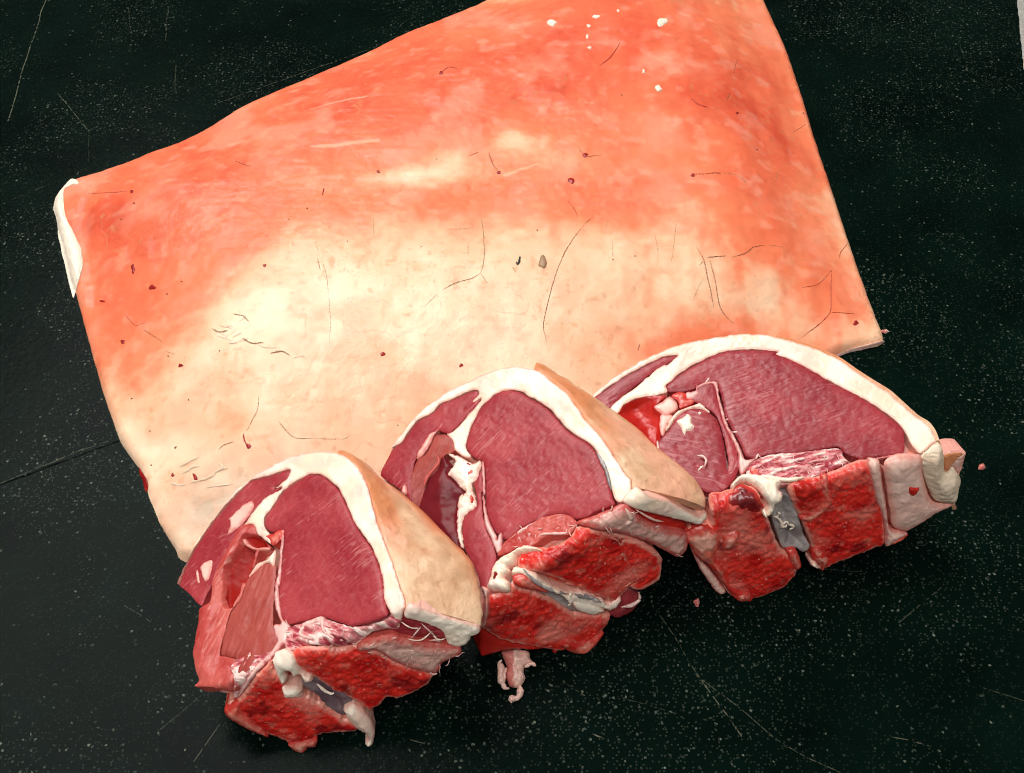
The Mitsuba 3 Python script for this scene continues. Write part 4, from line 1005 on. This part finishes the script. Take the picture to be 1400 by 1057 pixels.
c3.put('fat_patch', I3('660,588 640,610 585,640 590,660 612,690 620,720 640,747 660,720 705,700 708,675 690,660 692,630'), 'tallow', label='white fat patch on the dark muscle', up=.0022, dome=.0008, edge=.0012, depth=.003, ragged=.0005, seed=67)
c3.put('fat_patch', I3('725,580 750,582 750,602 728,606'), 'tallow', up=.0022, dome=.0008, edge=.001, depth=.002)
c3.put('fat_patch', I3('535,775 552,775 550,793 536,793'), 'tallow', up=.0016, dome=.0008, edge=.001, depth=.002)
c3.put('fat_patch', I3('720,985 725,955 750,930 775,930 745,960 735,980'), 'tallow', up=.0020, dome=.0008, edge=.001, depth=.002)
c3.strand('fat_thread', I3('770,950 780,910 760,885 720,880'), 'sinew', .0004, 'face', .002)
c3.strand('fat_thread', I3('465,770 472,820 480,840'), 'sinew', .0004, 'face', .0004)
c3.put('side_muscle', I3('695,505 740,410 825,395 848,455 868,560 895,650 945,745 985,862 995,930 910,1040 925,900 895,745 852,615 785,552 720,520'), 'muscle_deep', turn=R(-70), dome=.0010, seed=68)
c3.put('sinew', I3('715,425 740,405 800,385 850,395 865,480 895,590 925,680 965,740 1005,830 1035,890 1100,885 1060,930 1010,985 988,930 986,855 940,745 892,650 855,510 832,410 790,402 730,430'), 'sinew', up=.0008, dome=.0008, edge=.001, depth=.003, seed=69)
for t, r in [('690,362 700,390 722,412', .0006), ('810,340 795,370 775,395', .0006), ('885,370 860,380 845,395', .0004), ('940,710 990,710 1030,680 1075,630', .00055), ('1000,690 1035,670', .0004), ('905,610 930,600 965,590', .0003), ('900,630 940,625 970,605', .0003), ('1100,885 1120,850 1150,830', .0006), ('770,410 790,450 780,480', .0005), ('1150,830 1180,760', .0004),
             ('730,880 760,900 770,940', .0003), ('820,750 850,800 845,830', .0003), ('800,780 830,760 860,730', .0003)]:
    c3.strand('sinew_branch', I3(t), 'sinew', r * .75, 'face', -.0001)
c3.put('eye_muscle', cat(I3('1000,183 903,194 805,230 708,280 610,340 523,414 535,447 640,450 708,426 750,395 842,386 875,460 905,600 945,685 1005,795 1035,865 1100,875 1180,855 1320,840'), J3('0,855 130,845 400,805 450,845 560,885 600,875 700,865 827,843 826,705 776,645 696,585 597,515 467,445 347,385 197,295 97,245 -3,210'), I3('1250,198 1150,184')),
       'muscle_deep', turn=R(-18), dome=.0018, edge=.005, drop=.0006, seed=70)
c3.put('shredded_trim', cat(I3('1320,846 1180,862 1100,890 1055,930 1040,985 1100,1000 1150,1035 1320,1030'), J3('0,1030 200,1008 380,950 470,905 440,870 400,818 100,848')), 'shredded', up=.0002, dome=.0012, edge=.003, bump=.0013, turn=R(-12), depth=.006, seed=71)
c3.put('red_bit', I3('1070,930 1110,925 1150,950 1155,990 1100,1000 1060,975'), 'cartilage', up=.0008, dome=.001, edge=.002, depth=.004)
c3.put('membrane', J3('0,1045 200,1020 380,960 470,915 600,885 830,850 600,900 480,935 390,975 200,1035 0,1057'), 'sinew', up=.0010, dome=.0006, edge=.001, depth=.003)
c3.put('lower_vertebra', K3('245,285 330,262 400,242 475,210 560,235 615,330 640,400 660,450 690,540 735,650 800,690 870,760 850,820 820,862 760,920 690,950 570,1000 510,1000 450,1005 380,960 300,830 230,740 150,700 110,620 75,590 95,525 200,480 262,475'), 'bone', 'chine', dome=.0022, edge=.005, bump=.0007, freq=700, depth=.016, ragged=.0006, seed=72)
c3.put('marrow', K3('470,218 560,262 612,340 610,375 555,395 460,392 350,345 370,300 410,265'), 'marrow', 'chine', label='dark sawn marrow', up=.0016, dome=.0006, edge=.003, bump=.0010, depth=.005, seed=73)
c3.put('bone_end', K3('75,590 60,570 100,525 200,480 300,520 312,620 290,700 345,770 380,880 520,940 540,1000 450,1003 400,965 340,880 290,815 230,745 150,690 110,620'), 'cartilage', 'chine', up=.0024, dome=.0018, edge=.005, bump=.0014, freq=300, depth=.014, seed=74)
c3.put('bone_end', K3('330,540 420,510 455,530 440,590 380,640 330,640'), 'cartilage', 'chine', up=.0028, dome=.0008, edge=.003, depth=.006)
c3.put('bone_end', K3('780,660 840,650 870,730 875,770 840,790 800,740'), 'cartilage', 'chine', up=.0020, dome=.0014, edge=.003, depth=.008)
c3.put('under_side', K3('150,705 230,775 300,860 372,962 345,985 310,975 270,925 205,830'), 'fat_pink', 'chine', up=-.0010, dome=.0008, edge=.002, depth=.012)
c3.put('fat_seam', K3('390,238 420,198 480,152 600,160 660,185 740,188 740,215 720,250 745,272 738,310 700,330 680,390 640,415 615,405 640,335 585,255 500,202 440,225 420,255'), 'fat', 'chine', up=.0022, dome=.0014, edge=.002, bump=.0011, depth=.010, ragged=.0006, seed=75)
c3.strand('fat_seam', K3('600,165 700,185 800,195 900,175'), 'fat', .0008, 'chine', .0015)
c3.put('fat_node', K3('605,370 625,365 632,395 618,412 602,400'), 'tallow', 'chine', up=.0040, dome=.001, edge=.001, depth=.004)
c3.put('spinal_canal', K3('742,272 800,295 840,370 872,450 902,560 948,650 905,692 850,660 800,665 755,650 722,560 682,430 702,335'), 'canal_pale', 'chine', label='grey spinal canal', up=-.0006, dome=.0006, edge=.003, bump=.0005, depth=.007, seed=76, fn=lambda p, d: -.0030 * np.clip(d / .005, 0, 1)**2)
for t, r in [('690,430 720,440 750,480 740,510', .0009), ('750,490 780,465 800,490 820,485', .0008), ('800,520 825,510 820,485', .0008), ('720,400 735,410 715,430', .0006), ('740,500 775,500 790,470', .0006)]:
    c3.strand('nerve', K3(t), 'tallow', r * .7, 'chine', .0002, wob=.9)
c3.put('vertebra', L3('-10,350 100,320 230,293 350,247 430,205 520,190 560,250 610,330 600,420 640,500 650,620 650,772 580,800 500,838 350,890 210,955 195,900 140,870 150,790 100,660 50,560 10,480'), 'bone', 'chine', dome=.0022, edge=.005, bump=.0007, freq=700, depth=.016, ragged=.0005, seed=77)
c3.put('marrow', L3('20,370 90,345 180,370 195,410 130,450 70,520 40,450'), 'blood_red', 'chine', up=.0020, dome=.0006, edge=.003, bump=.0010, depth=.005)
c3.put('bone_bar', L3('200,310 255,300 265,380 290,460 240,540 140,610 70,600 60,570 150,520 200,430'), 'cartilage', 'chine', up=.0020, dome=.0007, edge=.003, bump=.0008, depth=.005)
c3.put('bone_end', L3('150,790 190,780 260,850 250,900 215,950 200,900 145,868'), 'cartilage', 'chine', up=.0022, dome=.001, edge=.003, depth=.010)
c3.put('fat_fleck', L3('132,880 160,875 190,910 205,930 160,920 135,905'), 'fat', 'chine', up=.0022, dome=.001, edge=.001, depth=.006)
c3.put('white_band', L3('525,192 590,192 612,215 625,330 650,470 668,620 690,660 760,670 800,690 720,740 650,775 640,620 600,500 570,420 545,300'), 'fat_pink', 'chine', up=.0018, dome=.0016, edge=.003, bump=.0006, depth=.014, seed=78)
c3.put('pink_end', L3('640,210 720,165 850,155 900,175 905,290 950,440 1000,480 1115,485 1060,520 990,552 925,600 870,630 790,672 700,640 685,560 660,400 645,300'), 'pink_block', 'chine', label='pale pink block with a red nick', up=.0016, dome=.0020, edge=.005, bump=.0008, freq=250, depth=.016, seed=79)
c3.put('red_nick', L3('785,350 830,340 870,335 862,370 825,408 790,400'), 'blood_red', 'chine', up=.0038, dome=.0004, edge=.001, depth=.003)
c3.put('red_tip', L3('690,735 760,690 805,695 760,740 670,772 655,770'), 'cartilage', 'chine', up=.0018, dome=.0008, edge=.002, depth=.008)
c3.put('fat_end', L3('900,170 1000,82 1045,130 1050,250 1070,275 1110,230 1150,290 1162,330 1140,450 1110,482 1030,475 980,450 935,350 905,260'), 'fat_creased', 'chine', up=.0028, dome=.0022, edge=.006, bump=.0009, freq=250, depth=.014, seed=80)
c3.put('skin_flap', L3('1046,150 1120,128 1200,136 1210,150 1190,220 1168,290 1150,300 1110,240 1072,272 1055,250'), 'pink_block', 'chine', label='folded skin flap at the right end', up=.0004, dome=.0014, edge=.004, bump=.0006, depth=.008, seed=81)

c3.flesh()
c3.put('flap_inside', L3('1050,155 1120,135 1185,142 1150,175 1110,215 1072,262 1058,240'), 'skin', 'chine', up=.0012, dome=.0004, edge=.002, depth=.004)

fray(c3, cat(I3('1060,930 1180,870 1320,850'), J3('380,820 460,900 200,1000 0,1030')), 26, 'sinew', 11, 'face', r=(.0001, .0002), lift=.0005)

# ------------------------------------------------------------------ scraps on the counter


def scrap(name, x, y, r, m, label, h=.0012, seed=0, flat=1.0):
    an = np.arange(10) / 10 * 2 * np.pi
    rr = np.random.default_rng(seed).uniform(.5, 1.3, 10)
    pl = Plane(at_z([[x, y]], -.0006 + .0004)[0], (0, 0, 1))
    m_ = patch(np.column_stack([x + r * rr * np.cos(an), y + r * flat * rr * np.sin(an)]), pl, dome=h, edge=.0015, drop=.0002, bump=.0005, freq=700, depth=.0004, step=.0004, seed=seed, clamp=False)
    put(name, m_, m, label=label, category='scrap')


scrap('meat_scrap', 953, 823, 6, 'fat_pink', 'tiny pink meat scrap on the counter between the middle and right chops', seed=3)
scrap('fat_scrap', 1209, 453, 6, 'fat_pink', 'small pale fat scrap beside the right front corner of the joint', seed=4, flat=.5)
scrap('fat_scrap', 1343, 638, 5, 'fat_pink', 'tiny pale fat scrap on the counter right of the rightmost chop', seed=6)
